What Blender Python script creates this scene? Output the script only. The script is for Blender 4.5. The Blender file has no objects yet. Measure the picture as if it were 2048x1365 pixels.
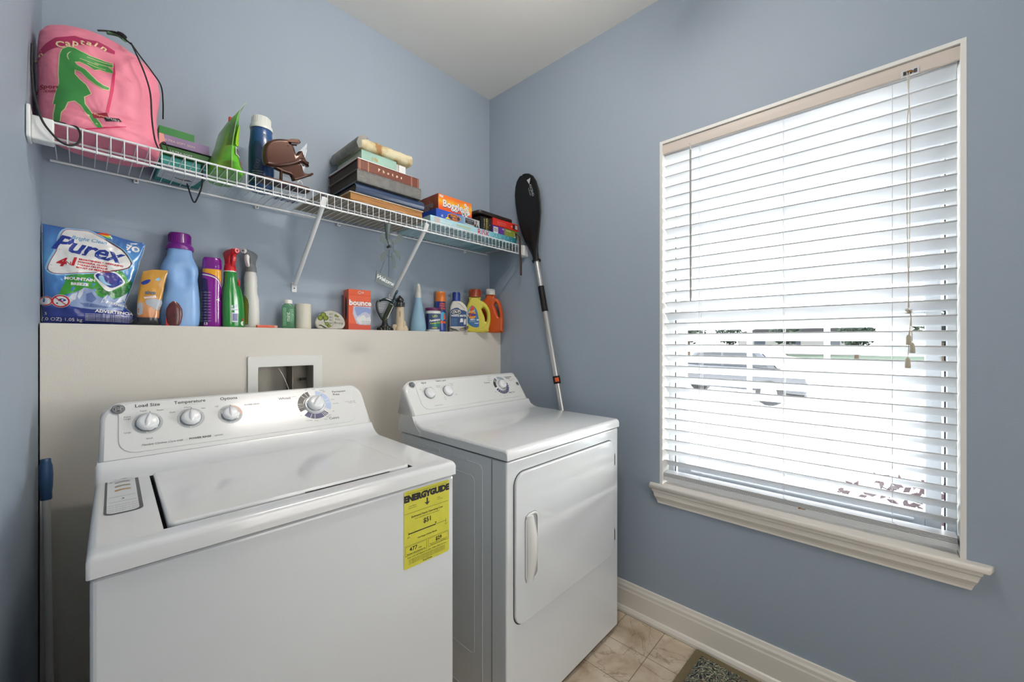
import bpy, bmesh, math, random
from math import sin, cos, pi, radians, hypot, atan2, tan, sqrt
from mathutils import Vector, Matrix, noise
random.seed(7)
SC = bpy.context.scene
COL = SC.collection

# ------------------------------------------------------------------ camera
CAM = Vector((0.081, -1.796, 1.252)); HEAD = radians(47.07); FPX = 799.0
cd = bpy.data.cameras.new('camera'); cam = bpy.data.objects.new('camera', cd); COL.objects.link(cam)
cam.location = CAM; cam.rotation_euler = (pi/2, 0, -HEAD)
cd.sensor_width = 36.0; cd.lens = FPX/2048*36.0; cd.clip_start = 0.02; cd.clip_end = 300
SC.camera = cam

# ------------------------------------------------------------------ world, lights, exposure
SC.view_settings.view_transform = 'Standard'; SC.view_settings.look = 'None'
SC.view_settings.exposure = 0.35; SC.view_settings.gamma = 1.0; SC.view_settings.use_curve_mapping = False
w = bpy.data.worlds.new('overcast_sky'); SC.world = w; w.use_nodes = True
nt = w.node_tree; nt.nodes.clear()
out = nt.nodes.new('ShaderNodeOutputWorld'); bg = nt.nodes.new('ShaderNodeBackground')
tc = nt.nodes.new('ShaderNodeTexCoord'); sx = nt.nodes.new('ShaderNodeSeparateXYZ'); rp = nt.nodes.new('ShaderNodeValToRGB')
nt.links.new(tc.outputs['Generated'], sx.inputs[0]); nt.links.new(sx.outputs['Z'], rp.inputs[0])
rp.color_ramp.elements[0].position = 0.0; rp.color_ramp.elements[0].color = (1, 0.99, 0.97, 1)
rp.color_ramp.elements[1].position = 0.9; rp.color_ramp.elements[1].color = (0.80, 0.88, 1, 1)
nt.links.new(rp.outputs[0], bg.inputs[0]); bg.inputs[1].default_value = 6.2
nt.links.new(bg.outputs[0], out.inputs[0])
SC.cycles.max_bounces = 10; SC.cycles.diffuse_bounces = 6; SC.cycles.transparent_max_bounces = 16
SC.cycles.sample_clamp_indirect = 6.0; SC.cycles.caustics_reflective = False; SC.cycles.caustics_refractive = False
SC.cycles.use_denoising = True

def area(name, loc, rot, size, sizey, power, col, portal=False):
    l = bpy.data.lights.new(name, 'AREA'); l.shape = 'RECTANGLE'; l.size = size; l.size_y = sizey
    l.energy = power; l.color = col
    if portal: l.cycles.is_portal = True
    o = bpy.data.objects.new(name, l); o.location = loc; o.rotation_euler = rot; COL.objects.link(o); return o
# portal guiding the sky through the window
area('window_portal', (1.99, -1.5235, 1.375), (0, radians(90), 0), 1.49, 0.9, 1, (1, 1, 1), True)
# added fill light in the hall beyond the unseen doorway behind the camera
area('doorway_fill', (1.05, -3.6, 1.35), (radians(-90), 0, radians(180)), 1.3, 2.2, 29, (1.0, 0.955, 0.90))

# added low soft sun that strengthens the window light through the blind
sl_ = bpy.data.lights.new('window_fill_sun', 'SUN'); sl_.energy = 19.0; sl_.angle = radians(34); sl_.color = (1.0, 0.97, 0.94)
so_ = bpy.data.objects.new('window_fill_sun', sl_); so_.location = (6, -6, 3); COL.objects.link(so_)
so_.rotation_euler = Vector((-.74, .66, -.04)).to_track_quat('-Z', 'Y').to_euler()

# ------------------------------------------------------------------ helpers
def lin(c):
    return tuple((x/255/12.92 if x/255 <= 0.04045 else ((x/255+0.055)/1.055)**2.4) for x in c)
MATS = {}
def M(name, c=(200, 200, 200), rough=0.5, metal=0.0, noise_amt=0.0, nscale=20.0, bump=0.0, bscale=60.0, trans=0.0, spec=0.5, alpha=1.0, coat=0.0, subs=0.0, emit=0.0):
    if name in MATS: return MATS[name]
    m = bpy.data.materials.new(name); m.use_nodes = True
    nt = m.node_tree; b = nt.nodes['Principled BSDF']
    L = lin(c)
    b.inputs['Base Color'].default_value = (*L, 1); b.inputs['Roughness'].default_value = rough
    b.inputs['Metallic'].default_value = metal; b.inputs['Specular IOR Level'].default_value = spec
    b.inputs['Transmission Weight'].default_value = trans; b.inputs['Alpha'].default_value = alpha
    b.inputs['Coat Weight'].default_value = coat; b.inputs['Coat Roughness'].default_value = 0.08
    if subs: b.inputs['Subsurface Weight'].default_value = subs; b.inputs['Subsurface Radius'].default_value = (.01, .008, .006)
    if noise_amt or bump:
        t = nt.nodes.new('ShaderNodeTexCoord')
    if noise_amt:
        n = nt.nodes.new('ShaderNodeTexNoise'); n.inputs['Scale'].default_value = nscale; n.inputs['Detail'].default_value = 4
        nt.links.new(t.outputs['Object'], n.inputs['Vector'])
        r = nt.nodes.new('ShaderNodeValToRGB')
        r.color_ramp.elements[0].position = 0.3; r.color_ramp.elements[1].position = 0.7
        r.color_ramp.elements[0].color = (*[x*(1-noise_amt) for x in L], 1)
        r.color_ramp.elements[1].color = (*[min(1, x*(1+noise_amt)) for x in L], 1)
        nt.links.new(n.outputs['Fac'], r.inputs[0]); nt.links.new(r.outputs[0], b.inputs['Base Color'])
    if bump:
        n2 = nt.nodes.new('ShaderNodeTexNoise'); n2.inputs['Scale'].default_value = bscale; n2.inputs['Detail'].default_value = 3
        nt.links.new(t.outputs['Object'], n2.inputs['Vector'])
        bp = nt.nodes.new('ShaderNodeBump'); bp.inputs['Strength'].default_value = bump; bp.inputs['Distance'].default_value = 0.002
        nt.links.new(n2.outputs['Fac'], bp.inputs['Height']); nt.links.new(bp.outputs[0], b.inputs['Normal'])
    MATS[name] = m; return m
def ramp_mat(name, axis, stops, rough=0.4, nscale=0, namt=0, coat=0.0):
    """colour printed in bands along a local axis (0 x, 1 y, 2 z); stops = (position in metres, rgb)"""
    if name in MATS: return MATS[name]
    m = bpy.data.materials.new(name); m.use_nodes = True; nt = m.node_tree; b = nt.nodes['Principled BSDF']
    t = nt.nodes.new('ShaderNodeTexCoord'); s = nt.nodes.new('ShaderNodeSeparateXYZ')
    nt.links.new(t.outputs['Object'], s.inputs[0])
    mr = nt.nodes.new('ShaderNodeMapRange'); a, z = stops[0][0], stops[-1][0]
    mr.inputs['From Min'].default_value = a; mr.inputs['From Max'].default_value = z
    src = s.outputs[axis]
    if namt:
        n = nt.nodes.new('ShaderNodeTexNoise'); n.inputs['Scale'].default_value = nscale
        nt.links.new(t.outputs['Object'], n.inputs['Vector'])
        ma = nt.nodes.new('ShaderNodeMath'); ma.operation = 'MULTIPLY_ADD'; ma.inputs[1].default_value = namt
        nt.links.new(n.outputs['Fac'], ma.inputs[0]); nt.links.new(src, ma.inputs[2]); src = ma.outputs[0]
    nt.links.new(src, mr.inputs['Value'])
    r = nt.nodes.new('ShaderNodeValToRGB'); e = r.color_ramp.elements
    while len(e) < len(stops): e.new(0.5)
    for k, (p, c) in enumerate(stops):
        e[k].position = (p-a)/(z-a); e[k].color = (*lin(c), 1)
    nt.links.new(mr.outputs[0], r.inputs[0]); nt.links.new(r.outputs[0], b.inputs['Base Color'])
    b.inputs['Roughness'].default_value = rough; b.inputs['Coat Weight'].default_value = coat
    MATS[name] = m; return m

def ray_at(px, py, Y):
    """world x, z of the thing seen in the photo at (px, py) when it stands on the plane y = Y (a 2048 x 1365 frame)"""
    F = Vector((sin(HEAD), cos(HEAD), 0)); R = Vector((cos(HEAD), -sin(HEAD), 0))
    d = F + R*((px-1024)/FPX) - Vector((0, 0, 1))*((py-682.5)/FPX)
    t = (Y-CAM.y)/d.y; p = CAM + d*t
    return p.x, p.z

_tmp = {}
def _eval_curve(cu):
    o = bpy.data.objects.new('t', cu); COL.objects.link(o)
    dg = bpy.context.evaluated_depsgraph_get(); dg.update()
    me = bpy.data.meshes.new_from_object(o.evaluated_get(dg))
    v = [tuple(x.co) for x in me.vertices]; f = [tuple(p.vertices) for p in me.polygons]
    bpy.data.objects.remove(o); bpy.data.curves.remove(cu); bpy.data.meshes.remove(me)
    return v, f
def txt(s, size, bold=0.0, shear=0.0, align='CENTER', sp=1.0):
    k = (s, size, bold, shear, align, sp)
    if k in _tmp: return _tmp[k]
    cu = bpy.data.curves.new('t', 'FONT'); cu.body = s; cu.size = size; cu.offset = bold; cu.shear = shear
    cu.align_x = align; cu.align_y = 'CENTER'; cu.space_character = sp; cu.resolution_u = 2
    _tmp[k] = _eval_curve(cu); return _tmp[k]
def fill(splines, ext=0.0, bev=0.0, res=2):
    """filled 2-D outlines (later ones inside earlier ones are holes), optionally thick with rounded edges"""
    cu = bpy.data.curves.new('t', 'CURVE'); cu.dimensions = '2D'; cu.fill_mode = 'BOTH'
    cu.extrude = max(0, ext-bev); cu.bevel_depth = bev; cu.bevel_resolution = res; cu.offset = -bev
    for pts in splines:
        sp = cu.splines.new('POLY'); sp.points.add(len(pts)-1); sp.use_cyclic_u = True
        for i, p in enumerate(pts): sp.points[i].co = (p[0], p[1], 0, 1)
    v, f = _eval_curve(cu); P_ = [p for s_ in splines for p in s_]
    a, b, c, d = min(p[0] for p in P_), max(p[0] for p in P_), min(p[1] for p in P_), max(p[1] for p in P_)
    return [(min(b, max(a, p[0])), min(d, max(c, p[1])), p[2]) for p in v], f
def smooth_loop(pts, n=4):
    """Catmull-Rom through the points"""
    o = []; N = len(pts)
    for i in range(N):
        p0, p1, p2, p3 = pts[i-1], pts[i], pts[(i+1) % N], pts[(i+2) % N]
        for k in range(n):
            t = k/n
            o.append(tuple(0.5*((2*p1[j])+(-p0[j]+p2[j])*t+(2*p0[j]-5*p1[j]+4*p2[j]-p3[j])*t*t+(-p0[j]+3*p1[j]-3*p2[j]+p3[j])*t**3) for j in range(len(p1))))
    return o
def smooth_path(pts, n=5):
    P = [pts[0]]+list(pts)+[pts[-1]]; o = []
    for i in range(1, len(P)-2):
        p0, p1, p2, p3 = P[i-1], P[i], P[i+1], P[i+2]
        for k in range(n):
            t = k/n
            o.append(tuple(0.5*((2*p1[j])+(-p0[j]+p2[j])*t+(2*p0[j]-5*p1[j]+4*p2[j]-p3[j])*t*t+(-p0[j]+3*p1[j]-3*p2[j]+p3[j])*t**3) for j in range(len(p1))))
    o.append(tuple(pts[-1])); return o
def rrect(x0, y0, x1, y1, r, n=4):
    r4 = r if isinstance(r, (tuple, list)) else (r,)*4   # bl br tr tl
    o = []
    for (cx, cy, a0, rr) in ((x0+r4[0], y0+r4[0], 180, r4[0]), (x1-r4[1], y0+r4[1], 270, r4[1]), (x1-r4[2], y1-r4[2], 0, r4[2]), (x0+r4[3], y1-r4[3], 90, r4[3])):
        for k in range(n+1):
            a = radians(a0+90*k/n); o.append((cx+rr*cos(a), cy+rr*sin(a)))
    return o
def circ(cx, cy, r, n=24, ry=None):
    return [(cx+r*cos(2*pi*k/n), cy+(ry or r)*sin(2*pi*k/n)) for k in range(n)]
def arc_band(cx, cy, r0, r1, a0, a1, n=8):
    o = [(cx+r1*cos(radians(a0+(a1-a0)*k/n)), cy+r1*sin(radians(a0+(a1-a0)*k/n))) for k in range(n+1)]
    return o+[(cx+r0*cos(radians(a1+(a0-a1)*k/n)), cy+r0*sin(radians(a1+(a0-a1)*k/n))) for k in range(n+1)]

def xz(y):       return lambda u, v, d=0: (u, y-d, v)              # faces -y
def xy(z):       return lambda u, v, d=0: (u, v, z+d)              # faces +z
def plane(o, ux, uy, nrm):
    o, ux, uy, nrm = map(Vector, (o, ux, uy, nrm))
    return lambda u, v, d=0: tuple(o+ux*u+uy*v+nrm*d)
def cyl(r, y0=0.0, x0=0.0, ry=None):                                 # wrapped round a vertical cylinder, u = arc length from the front
    ry = ry or r
    return lambda u, v, d=0: (x0+(r+d)*sin(u/r), y0-(ry+d)*cos(u/r), v)

class MB:
    def __init__(s): s.v = []; s.f = []; s.m = []; s.sm = []; s.mats = []
    def mi(s, mat):
        if mat not in s.mats: s.mats.append(mat)
        return s.mats.index(mat)
    def add(s, v, f, mat, smooth=False, fn=None):
        b = len(s.v); s.v += [tuple(fn(*p)) if fn else tuple(p) for p in v]
        k = s.mi(mat)
        for q in f: s.f.append(tuple(b+i for i in q)); s.m.append(k); s.sm.append(smooth)
        return s
    def box(s, a, b, mat, fn=None):
        x0, y0, z0 = a; x1, y1, z1 = b
        v = [(x0, y0, z0), (x1, y0, z0), (x1, y1, z0), (x0, y1, z0), (x0, y0, z1), (x1, y0, z1), (x1, y1, z1), (x0, y1, z1)]
        return s.add(v, [(0, 3, 2, 1), (4, 5, 6, 7), (0, 1, 5, 4), (1, 2, 6, 5), (2, 3, 7, 6), (3, 0, 4, 7)], mat, False, fn)
    def loft(s, rings, mat, smooth=True, caps=True, closed=False, fn=None):
        n = len(rings[0]); v = [p for r in rings for p in r]; f = []
        for i in range(len(rings)-(0 if closed else 1)):
            j = (i+1) % len(rings)
            for k in range(n): f.append((i*n+k, i*n+(k+1) % n, j*n+(k+1) % n, j*n+k))
        s.add(v, f, mat, smooth, fn)
        if caps and not closed:
            s.add(rings[0][::-1], [tuple(range(n))], mat, False, fn); s.add(rings[-1], [tuple(range(n))], mat, False, fn)
        return s
    def rings(s, R, mat, n=28, smooth=True, caps=True, fn=None):
        """R: (z, rx, ry, cx, cy, e) superellipse rings"""
        o = []
        for r in R:
            z, rx, ry = r[:3]; cx, cy = (r[3], r[4]) if len(r) > 4 else (0, 0); e = r[5] if len(r) > 5 else 2
            q = []
            for k in range(n):
                a = 2*pi*k/n; c_, s_ = cos(a), sin(a)
                q.append((cx+rx*math.copysign(abs(c_)**(2/e), c_), cy+ry*math.copysign(abs(s_)**(2/e), s_), z))
            o.append(q)
        return s.loft(o, mat, smooth, caps, fn=fn)
    def lathe(s, prof, mat, n=24, fn=None, smooth=True):
        return s.rings([(z, r, r) for r, z in prof], mat, n, smooth, fn=fn)
    def tube(s, pts, r, mat, n=8, closed=False, r1=None, flat=None):
        P = [Vector(p) for p in pts]; R = []; N = len(P); up = None
        for i, p in enumerate(P):
            if closed: t = P[(i+1) % N]-P[i-1]
            else: t = P[min(i+1, N-1)]-P[max(i-1, 0)]
            t.normalize()
            if up is None: up = Vector((0, 0, 1)) if abs(t.z) < 0.9 else Vector((1, 0, 0))
            a = t.cross(up).normalized(); b = a.cross(t).normalized(); up = b
            rr = r if r1 is None else r+(r1-r)*i/(N-1)
            rb = rr if flat is None else flat
            R.append([tuple(p+a*rr*cos(2*pi*k/n)+b*rb*sin(2*pi*k/n)) for k in range(n)])
        return s.loft(R, mat, True, True, closed)
    def prism(s, poly, d0, d1, mat, fn):
        """outline (u, v) between depths d0 and d1 along fn's normal"""
        n = len(poly)
        s.add([fn(u, v, d1) for u, v in poly], [tuple(range(n))], mat)
        s.add([fn(u, v, d0) for u, v in poly], [tuple(range(n))[::-1]], mat)
        v = [fn(u, q, d0) for u, q in poly]+[fn(u, q, d1) for u, q in poly]
        return s.add(v, [(k, (k+1) % n, n+(k+1) % n, n+k) for k in range(n)], mat)
    def solid(s, splines, half, bev, mat, fn, smooth=False, res=2):
        v, f = fill(splines, half, bev, res); return s.add(v, f, mat, smooth, fn)
    def flat(s, what, fn, mat, d=0.0004, edge=None, at=(0, 0), rot=0):
        """printed mark: what = (verts, faces) or list of outlines laid on the surface fn"""
        if isinstance(what, list): what = fill(what if isinstance(what[0][0], (tuple, list)) else [what])
        v, f = what
        if not f: return s
        c, q = cos(rot), sin(rot)
        v = [(p[0]*c-p[1]*q+at[0], p[0]*q+p[1]*c+at[1], 0) for p in v]
        if edge:
            bm = bmesh.new(); vs = [bm.verts.new(p) for p in v]
            for g in f:
                try: bm.faces.new([vs[i] for i in g])
                except ValueError: pass
            bmesh.ops.triangulate(bm, faces=bm.faces[:])
            for _ in range(7):
                es = [e for e in bm.edges if e.calc_length() > edge]
                if not es: break
                bmesh.ops.subdivide_edges(bm, edges=es, cuts=1); bmesh.ops.triangulate(bm, faces=[g for g in bm.faces if len(g.verts) > 3])
            bm.verts.index_update()
            v = [tuple(p.co) for p in bm.verts]; f = [tuple(x.index for x in g.verts) for g in bm.faces]; bm.free()
        return s.add([fn(p[0], p[1], d) for p in v], f, mat, bool(edge))
    def text(s, t, size, fn, mat, at=(0, 0), rot=0, d=0.0004, bold=0.0, shear=0.0, align='CENTER', sp=1.0, edge=None):
        return s.flat(txt(t, size, bold, shear, align, sp), fn, mat, d, edge, at, rot)
    def build(s, name, parent=None, bevel=0.0, seg=2, weld=False, kind=None):
        me = bpy.data.meshes.new(name); me.from_pydata(s.v, [], s.f)
        for m in s.mats: me.materials.append(m)
        for p, k, q in zip(me.polygons, s.m, s.sm): p.material_index = k; p.use_smooth = q
        me.validate(); me.update()
        o = bpy.data.objects.new(name, me); COL.objects.link(o)
        if parent: o.parent = parent
        if bevel:
            b = o.modifiers.new('bevel', 'BEVEL'); b.width = bevel; b.segments = seg; b.limit_method = 'ANGLE'; b.angle_limit = radians(40); b.harden_normals = False
        if kind: o['kind'] = kind
        return o
def thing(name, label, cat, loc=(0, 0, 0), rotz=0.0, group=None, rot=None):
    o = bpy.data.objects.new(name, None); COL.objects.link(o); o.empty_display_size = 0.05
    o.location = loc; o.rotation_euler = rot or (0, 0, rotz); o['label'] = label; o['category'] = cat
    if group: o['group'] = group
    return o
def tag(o, label, cat, group=None):
    o['label'] = label; o['category'] = cat
    if group: o['group'] = group
    return o
def dup(root, loc=None, rot=None, label=None):
    r = root.copy(); COL.objects.link(r)
    if loc is not None: r.location = loc
    if rot is not None: r.rotation_euler = rot
    if label: r['label'] = label
    for ch in list(root.children):
        c = ch.copy(); COL.objects.link(c); c.parent = r
        for g in ch.children:
            d = g.copy(); COL.objects.link(d); d.parent = c
    return r
def struct(mb, name, parent=None, **k): return mb.build(name, parent, kind='structure', **k)
D = radians
white = M('white_paint', (226, 226, 222), 0.45, bump=0.05)
black = M('black_ink', (22, 22, 24), 0.6)
# ------------------------------------------------------------------ setting
def wall_mat(name, c):
    m = M(name, c, 0.55, bump=0.35, bscale=420.0, spec=0.35); return m
blue = wall_mat('blue_wall_paint', (152, 165, 179))
cream = wall_mat('cream_wall_paint', (212, 207, 198))
ceilm = wall_mat('ceiling_paint', (236, 235, 230))
trimm = M('trim_paint', (224, 219, 211), 0.35)
RW, CH, REAR = 1.806, 2.752, -2.78
LX = lambda y: 0.001 + 0.036*y                      # the left wall leans outwards a little
WY0, WY1, WZ0, WZ1 = -1.970, -1.077, 0.618, 2.124    # window opening
mb = MB(); mb.box((0.0-0.2, 0, -0.1), (RW+0.2, 0.12, CH), blue); struct(mb, 'wall_back')
mb = MB(); y1 = REAR-1.4
mb.add([(LX(0), 0, 0), (LX(REAR), REAR, 0), (LX(REAR), REAR, CH), (LX(0), 0, CH), (LX(0)-.12, 0, 0), (LX(REAR)-.12, REAR, 0), (LX(REAR)-.12, REAR, CH), (LX(0)-.12, 0, CH)],
       [(0, 1, 2, 3), (7, 6, 5, 4), (0, 3, 7, 4), (1, 5, 6, 2), (3, 2, 6, 7), (0, 4, 5, 1)], blue); struct(mb, 'wall_left')
mb = MB()                                           # wall with the window opening
for a, b in (((RW, WY1, 0), (RW+.14, 0, CH)), ((RW, REAR, 0), (RW+.14, WY0, CH)), ((RW, WY0, 0), (RW+.14, WY1, WZ0)), ((RW, WY0, WZ1), (RW+.14, WY1, CH))): mb.box(a, b, blue)
struct(mb, 'wall_right')
DX0, DX1, DZ = 0.55, 1.45, 2.05  # unseen doorway, placed to let the added fill light in
mb = MB()
for a, b in (((-.12, REAR-.12, 0), (DX0, REAR, CH)), ((DX1, REAR-.12, 0), (RW+.14, REAR, CH)), ((DX0, REAR-.12, DZ), (DX1, REAR, CH))): mb.box(a, b, blue)
struct(mb, 'wall_rear')
mb = MB()
for a, b in (((DX0-.06, REAR, 0), (DX0, REAR+.015, DZ+.06)), ((DX1, REAR, 0), (DX1+.06, REAR+.015, DZ+.06)), ((DX0, REAR, DZ), (DX1, REAR+.015, DZ+.06))): mb.box(a, b, trimm)
struct(mb, 'trim_1', bevel=.003)
# raised cream half wall (the plumbing ledge)
mb = MB(); mb.box((0.0, -.096, 0), (RW, 0, 1.302), cream)
# opening for the outlet box is cut by building the wall round it
mb = MB()
OX0, OX1, OZ0, OZ1 = 0.508, 0.733, 0.985, 1.168
for a, b in (((0.001, -.096, 0), (OX0, 0, 1.302)), ((OX1, -.096, 0), (RW, 0, 1.302)), ((OX0, -.096, 0), (OX1, 0, OZ0)), ((OX0, -.096, OZ1), (OX1, 0, 1.302))): mb.box(a, b, cream)
struct(mb, 'wall_ledge')
mb = MB(); mb.box((-.25, REAR-1.4, CH), (RW+.2, .12, CH+.1), ceilm); struct(mb, 'ceiling')
# floor: square stone-look tiles
m = bpy.data.materials.new('stone_tile'); m.use_nodes = True; nt = m.node_tree; b = nt.nodes['Principled BSDF']
t = nt.nodes.new('ShaderNodeTexCoord'); mp = nt.nodes.new('ShaderNodeMapping'); mp.inputs['Location'].default_value = (-0.007, 0.225, 0)
br = nt.nodes.new('ShaderNodeTexBrick'); br.offset = 0; br.inputs['Scale'].default_value = 1.0
br.inputs['Brick Width'].default_value = 0.177; br.inputs['Row Height'].default_value = 0.177; br.inputs['Mortar Size'].default_value = 0.0014; br.inputs['Mortar Smooth'].default_value = 0.3
nt.links.new(t.outputs['Object'], mp.inputs[0]); nt.links.new(mp.outputs[0], br.inputs[0])
n1 = nt.nodes.new('ShaderNodeTexNoise'); n1.inputs['Scale'].default_value = 11; n1.inputs['Detail'].default_value = 8; n1.inputs['Distortion'].default_value = .5
n2 = nt.nodes.new('ShaderNodeTexNoise'); n2.inputs['Scale'].default_value = 3.5; n2.inputs['Detail'].default_value = 5; n2.inputs['Distortion'].default_value = 2.5
nt.links.new(t.outputs['Object'], n1.inputs[0]); nt.links.new(t.outputs['Object'], n2.inputs[0])
r1 = nt.nodes.new('ShaderNodeValToRGB'); e = r1.color_ramp.elements; e[0].position = .32; e[0].color = (*lin((166, 146, 122)), 1); e[1].position = .68; e[1].color = (*lin((212, 200, 182)), 1)
x = e.new(.5); x.color = (*lin((194, 178, 156)), 1)
r2 = nt.nodes.new('ShaderNodeValToRGB'); e = r2.color_ramp.elements; e[0].position = .485; e[0].color = (1, 1, 1, 1); e[1].position = .515; e[1].color = (1, 1, 1, 1); x = e.new(.5); x.color = (.66, .6, .55, 1)
mx = nt.nodes.new('ShaderNodeMix'); mx.data_type = 'RGBA'; mx.blend_type = 'MULTIPLY'; mx.inputs[0].default_value = 1
mg = nt.nodes.new('ShaderNodeMix'); mg.data_type = 'RGBA'; mg.inputs[7].default_value = (*lin((108, 90, 72)), 1)
nt.links.new(n1.outputs[0], r1.inputs[0]); nt.links.new(n2.outputs[0], r2.inputs[0]); nt.links.new(r1.outputs[0], mx.inputs[6]); nt.links.new(r2.outputs[0], mx.inputs[7])
nt.links.new(mx.outputs[2], mg.inputs[6]); nt.links.new(br.outputs['Fac'], mg.inputs[0]); nt.links.new(mg.outputs[2], b.inputs['Base Color']); b.inputs['Roughness'].default_value = .38
bp = nt.nodes.new('ShaderNodeBump'); bp.inputs['Strength'].default_value = .4; bp.inputs['Distance'].default_value = .002; bp.invert = True
nt.links.new(br.outputs['Fac'], bp.inputs['Height']); nt.links.new(bp.outputs[0], b.inputs['Normal'])
mb = MB(); mb.box((-.25, REAR-1.4, -.1), (RW+.14, .0, 0), m); struct(mb, 'floor')
# hall behind the doorway
hallm = wall_mat('hall_paint', (205, 196, 182))
mb = MB(); mb.box((-.37, REAR-1.5, 0), (-.25, REAR-.12, CH), hallm); mb.box((RW+.14, REAR-1.5, 0), (RW+.26, REAR-.12, CH), hallm); struct(mb, 'wall_hall_side')
mb = MB(); mb.box((-.37, REAR-1.5, 0), (RW+.26, REAR-1.4, CH), hallm); struct(mb, 'wall_hall')
# baseboards (colonial profile with a shoe strip)
def baseboard(name, P, Q, nrm):
    prof = [(0, 0), (.026, 0), (.026, .010), (.020, .022), (.014, .026), (.014, .098), (.012, .104), (.012, .116), (.008, .124), (.006, .134), (0, .136)]
    P, Q, nrm = Vector(P), Vector(Q), Vector(nrm)
    mb = MB(); r = [[tuple(E_+nrm*a+Vector((0, 0, z))) for a, z in prof] for E_ in (P, Q)]
    mb.loft(r, trimm, False); return struct(mb, name)
baseboard('baseboard_right', (RW, -.10, 0), (RW, REAR, 0), (-1, 0, 0))
baseboard('baseboard_left', (LX(REAR)+.0, REAR, 0), (LX(-.1)+.0, -.1, 0), (1, 0, 0))
baseboard('baseboard_rear', (-.08, REAR, 0), (DX0-.06, REAR, 0), (0, 1, 0))

# ------------------------------------------------------------------ window
vinyl = M('white_vinyl', (214, 217, 220), 0.35)
dark_gap = M('dark_grey', (50, 52, 56), 0.7)
win = MB()
XG = RW+.105                                        # plane of the sash
mb = MB()                                           # jamb lining returns
for a, b in (((RW-.001, WY1-.012, WZ0), (RW+.14, WY1, WZ1)), ((RW-.001, WY0, WZ0), (RW+.14, WY0+.012, WZ1)), ((RW-.0012, WY0, WZ1-.012), (RW+.138, WY1, WZ1))): mb.box(a, b, white)
wn = struct(mb, 'window_1')
wn['label'] = 'white double hung window over the floor corner beside the blue wall'
mb = MB(); fy0, fy1 = WY0+.012, WY1-.012
fz0, fz1 = WZ0+.02, WZ1-.012
def frame_ring(mb, x0, x1, y0, y1, z0, z1, wd, mat):
    mb.box((x0, y0, z0), (x1, y0+wd, z1), mat); mb.box((x0, y1-wd, z0), (x1, y1, z1), mat)
    mb.box((x0, y0+wd, z0), (x1, y1-wd, z0+wd), mat); mb.box((x0, y0+wd, z1-wd), (x1, y1-wd, z1), mat)
frame_ring(mb, XG-.03, XG+.05, fy0, fy1, fz0, fz1, .020, vinyl); struct(mb, 'window_frame', wn, bevel=.002)
mb = MB()
for y in (fy0+.021, fy1-.024): mb.box((XG-.012, y, fz0+.02), (XG-.009, y+.004, fz1-.02), dark_gap)  # dark strips standing in for the shaded gaps beside the sashes
struct(mb, 'gap_strip', wn)
ZM = 1.352
glass = M('window_glass', (255, 255, 255), 0.0, trans=1.0, spec=0.5)
# thin pane: mostly transparent with a weak reflection
gm = bpy.data.materials.new('thin_glass'); gm.use_nodes = True; nt = gm.node_tree; nt.nodes.clear()
o_ = nt.nodes.new('ShaderNodeOutputMaterial'); tr = nt.nodes.new('ShaderNodeBsdfTransparent'); tr.inputs[0].default_value = (.96, .98, .97, 1)
gl = nt.nodes.new('ShaderNodeBsdfGlossy'); gl.inputs['Roughness'].default_value = 0.0; mxs = nt.nodes.new('ShaderNodeMixShader'); mxs.inputs[0].default_value = .05
nt.links.new(tr.outputs[0], mxs.inputs[1]); nt.links.new(gl.outputs[0], mxs.inputs[2]); nt.links.new(mxs.outputs[0], o_.inputs[0])
for nm, z0, z1, dx in (('lower', fz0+.022, ZM+.02, 0), ('upper', ZM-.02, fz1-.022, .026)):
    mb = MB(); y0, y1 = fy0+.03, fy1-.03; x = XG-.012+dx
    wd = .036; rail = .05 if nm == 'lower' else .036
    mb.box((x, y0, z0), (x+.024, y0+wd, z1), vinyl); mb.box((x, y1-wd, z0), (x+.024, y1, z1), vinyl)
    mb.box((x, y0+wd, z0), (x+.024, y1-wd, z0+rail), vinyl); mb.box((x, y0+wd, z1-.034), (x+.024, y1-wd, z1), vinyl)
    if nm == 'lower': mb.box((x-.012, y0+.06, z0+.018), (x, y1-.06, z0+.026), vinyl)
    s_ = struct(mb, 'sash', wn, bevel=.002)
    mb = MB(); gy0, gy1, gz0, gz1 = y0+wd, y1-wd, z0+rail, z1-.034
    for k in (1, 2): yy = gy0+(gy1-gy0)*k/3; mb.box((x+.008, yy-.009, gz0), (x+.016, yy+.009, gz1), vinyl)
    zz = (gz0+gz1)/2; mb.box((x+.008, gy0, zz-.009), (x+.016, gy1, zz+.009), vinyl)
    struct(mb, 'muntin_bars', s_, bevel=.001)
    mb = MB(); mb.add([(x+.012, gy0, gz0), (x+.012, gy1, gz0), (x+.012, gy1, gz1), (x+.012, gy0, gz1)], [(0, 1, 2, 3)], gm); struct(mb, 'pane', s_)
# stool and apron
mb = MB(); sy0, sy1 = -2.022, -1.031
mb.solid([[(RW+.095, WY1-.012), (RW, WY1-.012), (RW, sy1), (RW-.034, sy1-.012), (RW-.034, sy0+.012), (RW, sy0), (RW, WY0+.012), (RW+.095, WY0+.012)]], .010, .006, trimm, xy(.617), True, 3)
struct(mb, 'window_stool', wn)
prof = [(0, .607), (-.026, .607), (-.026, .597), (-.020, .592), (-.0205, .575), (-.012, .560), (-.010, .552), (-.010, .545), (0, .545)]
mb = MB(); mb.loft([[(RW+a, y_+sg*(.607-z)*.35, z) for a, z in prof] for y_, sg in ((-2.0, 1), (-1.050, -1))], trimm, False); struct(mb, 'window_apron', wn)

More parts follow.
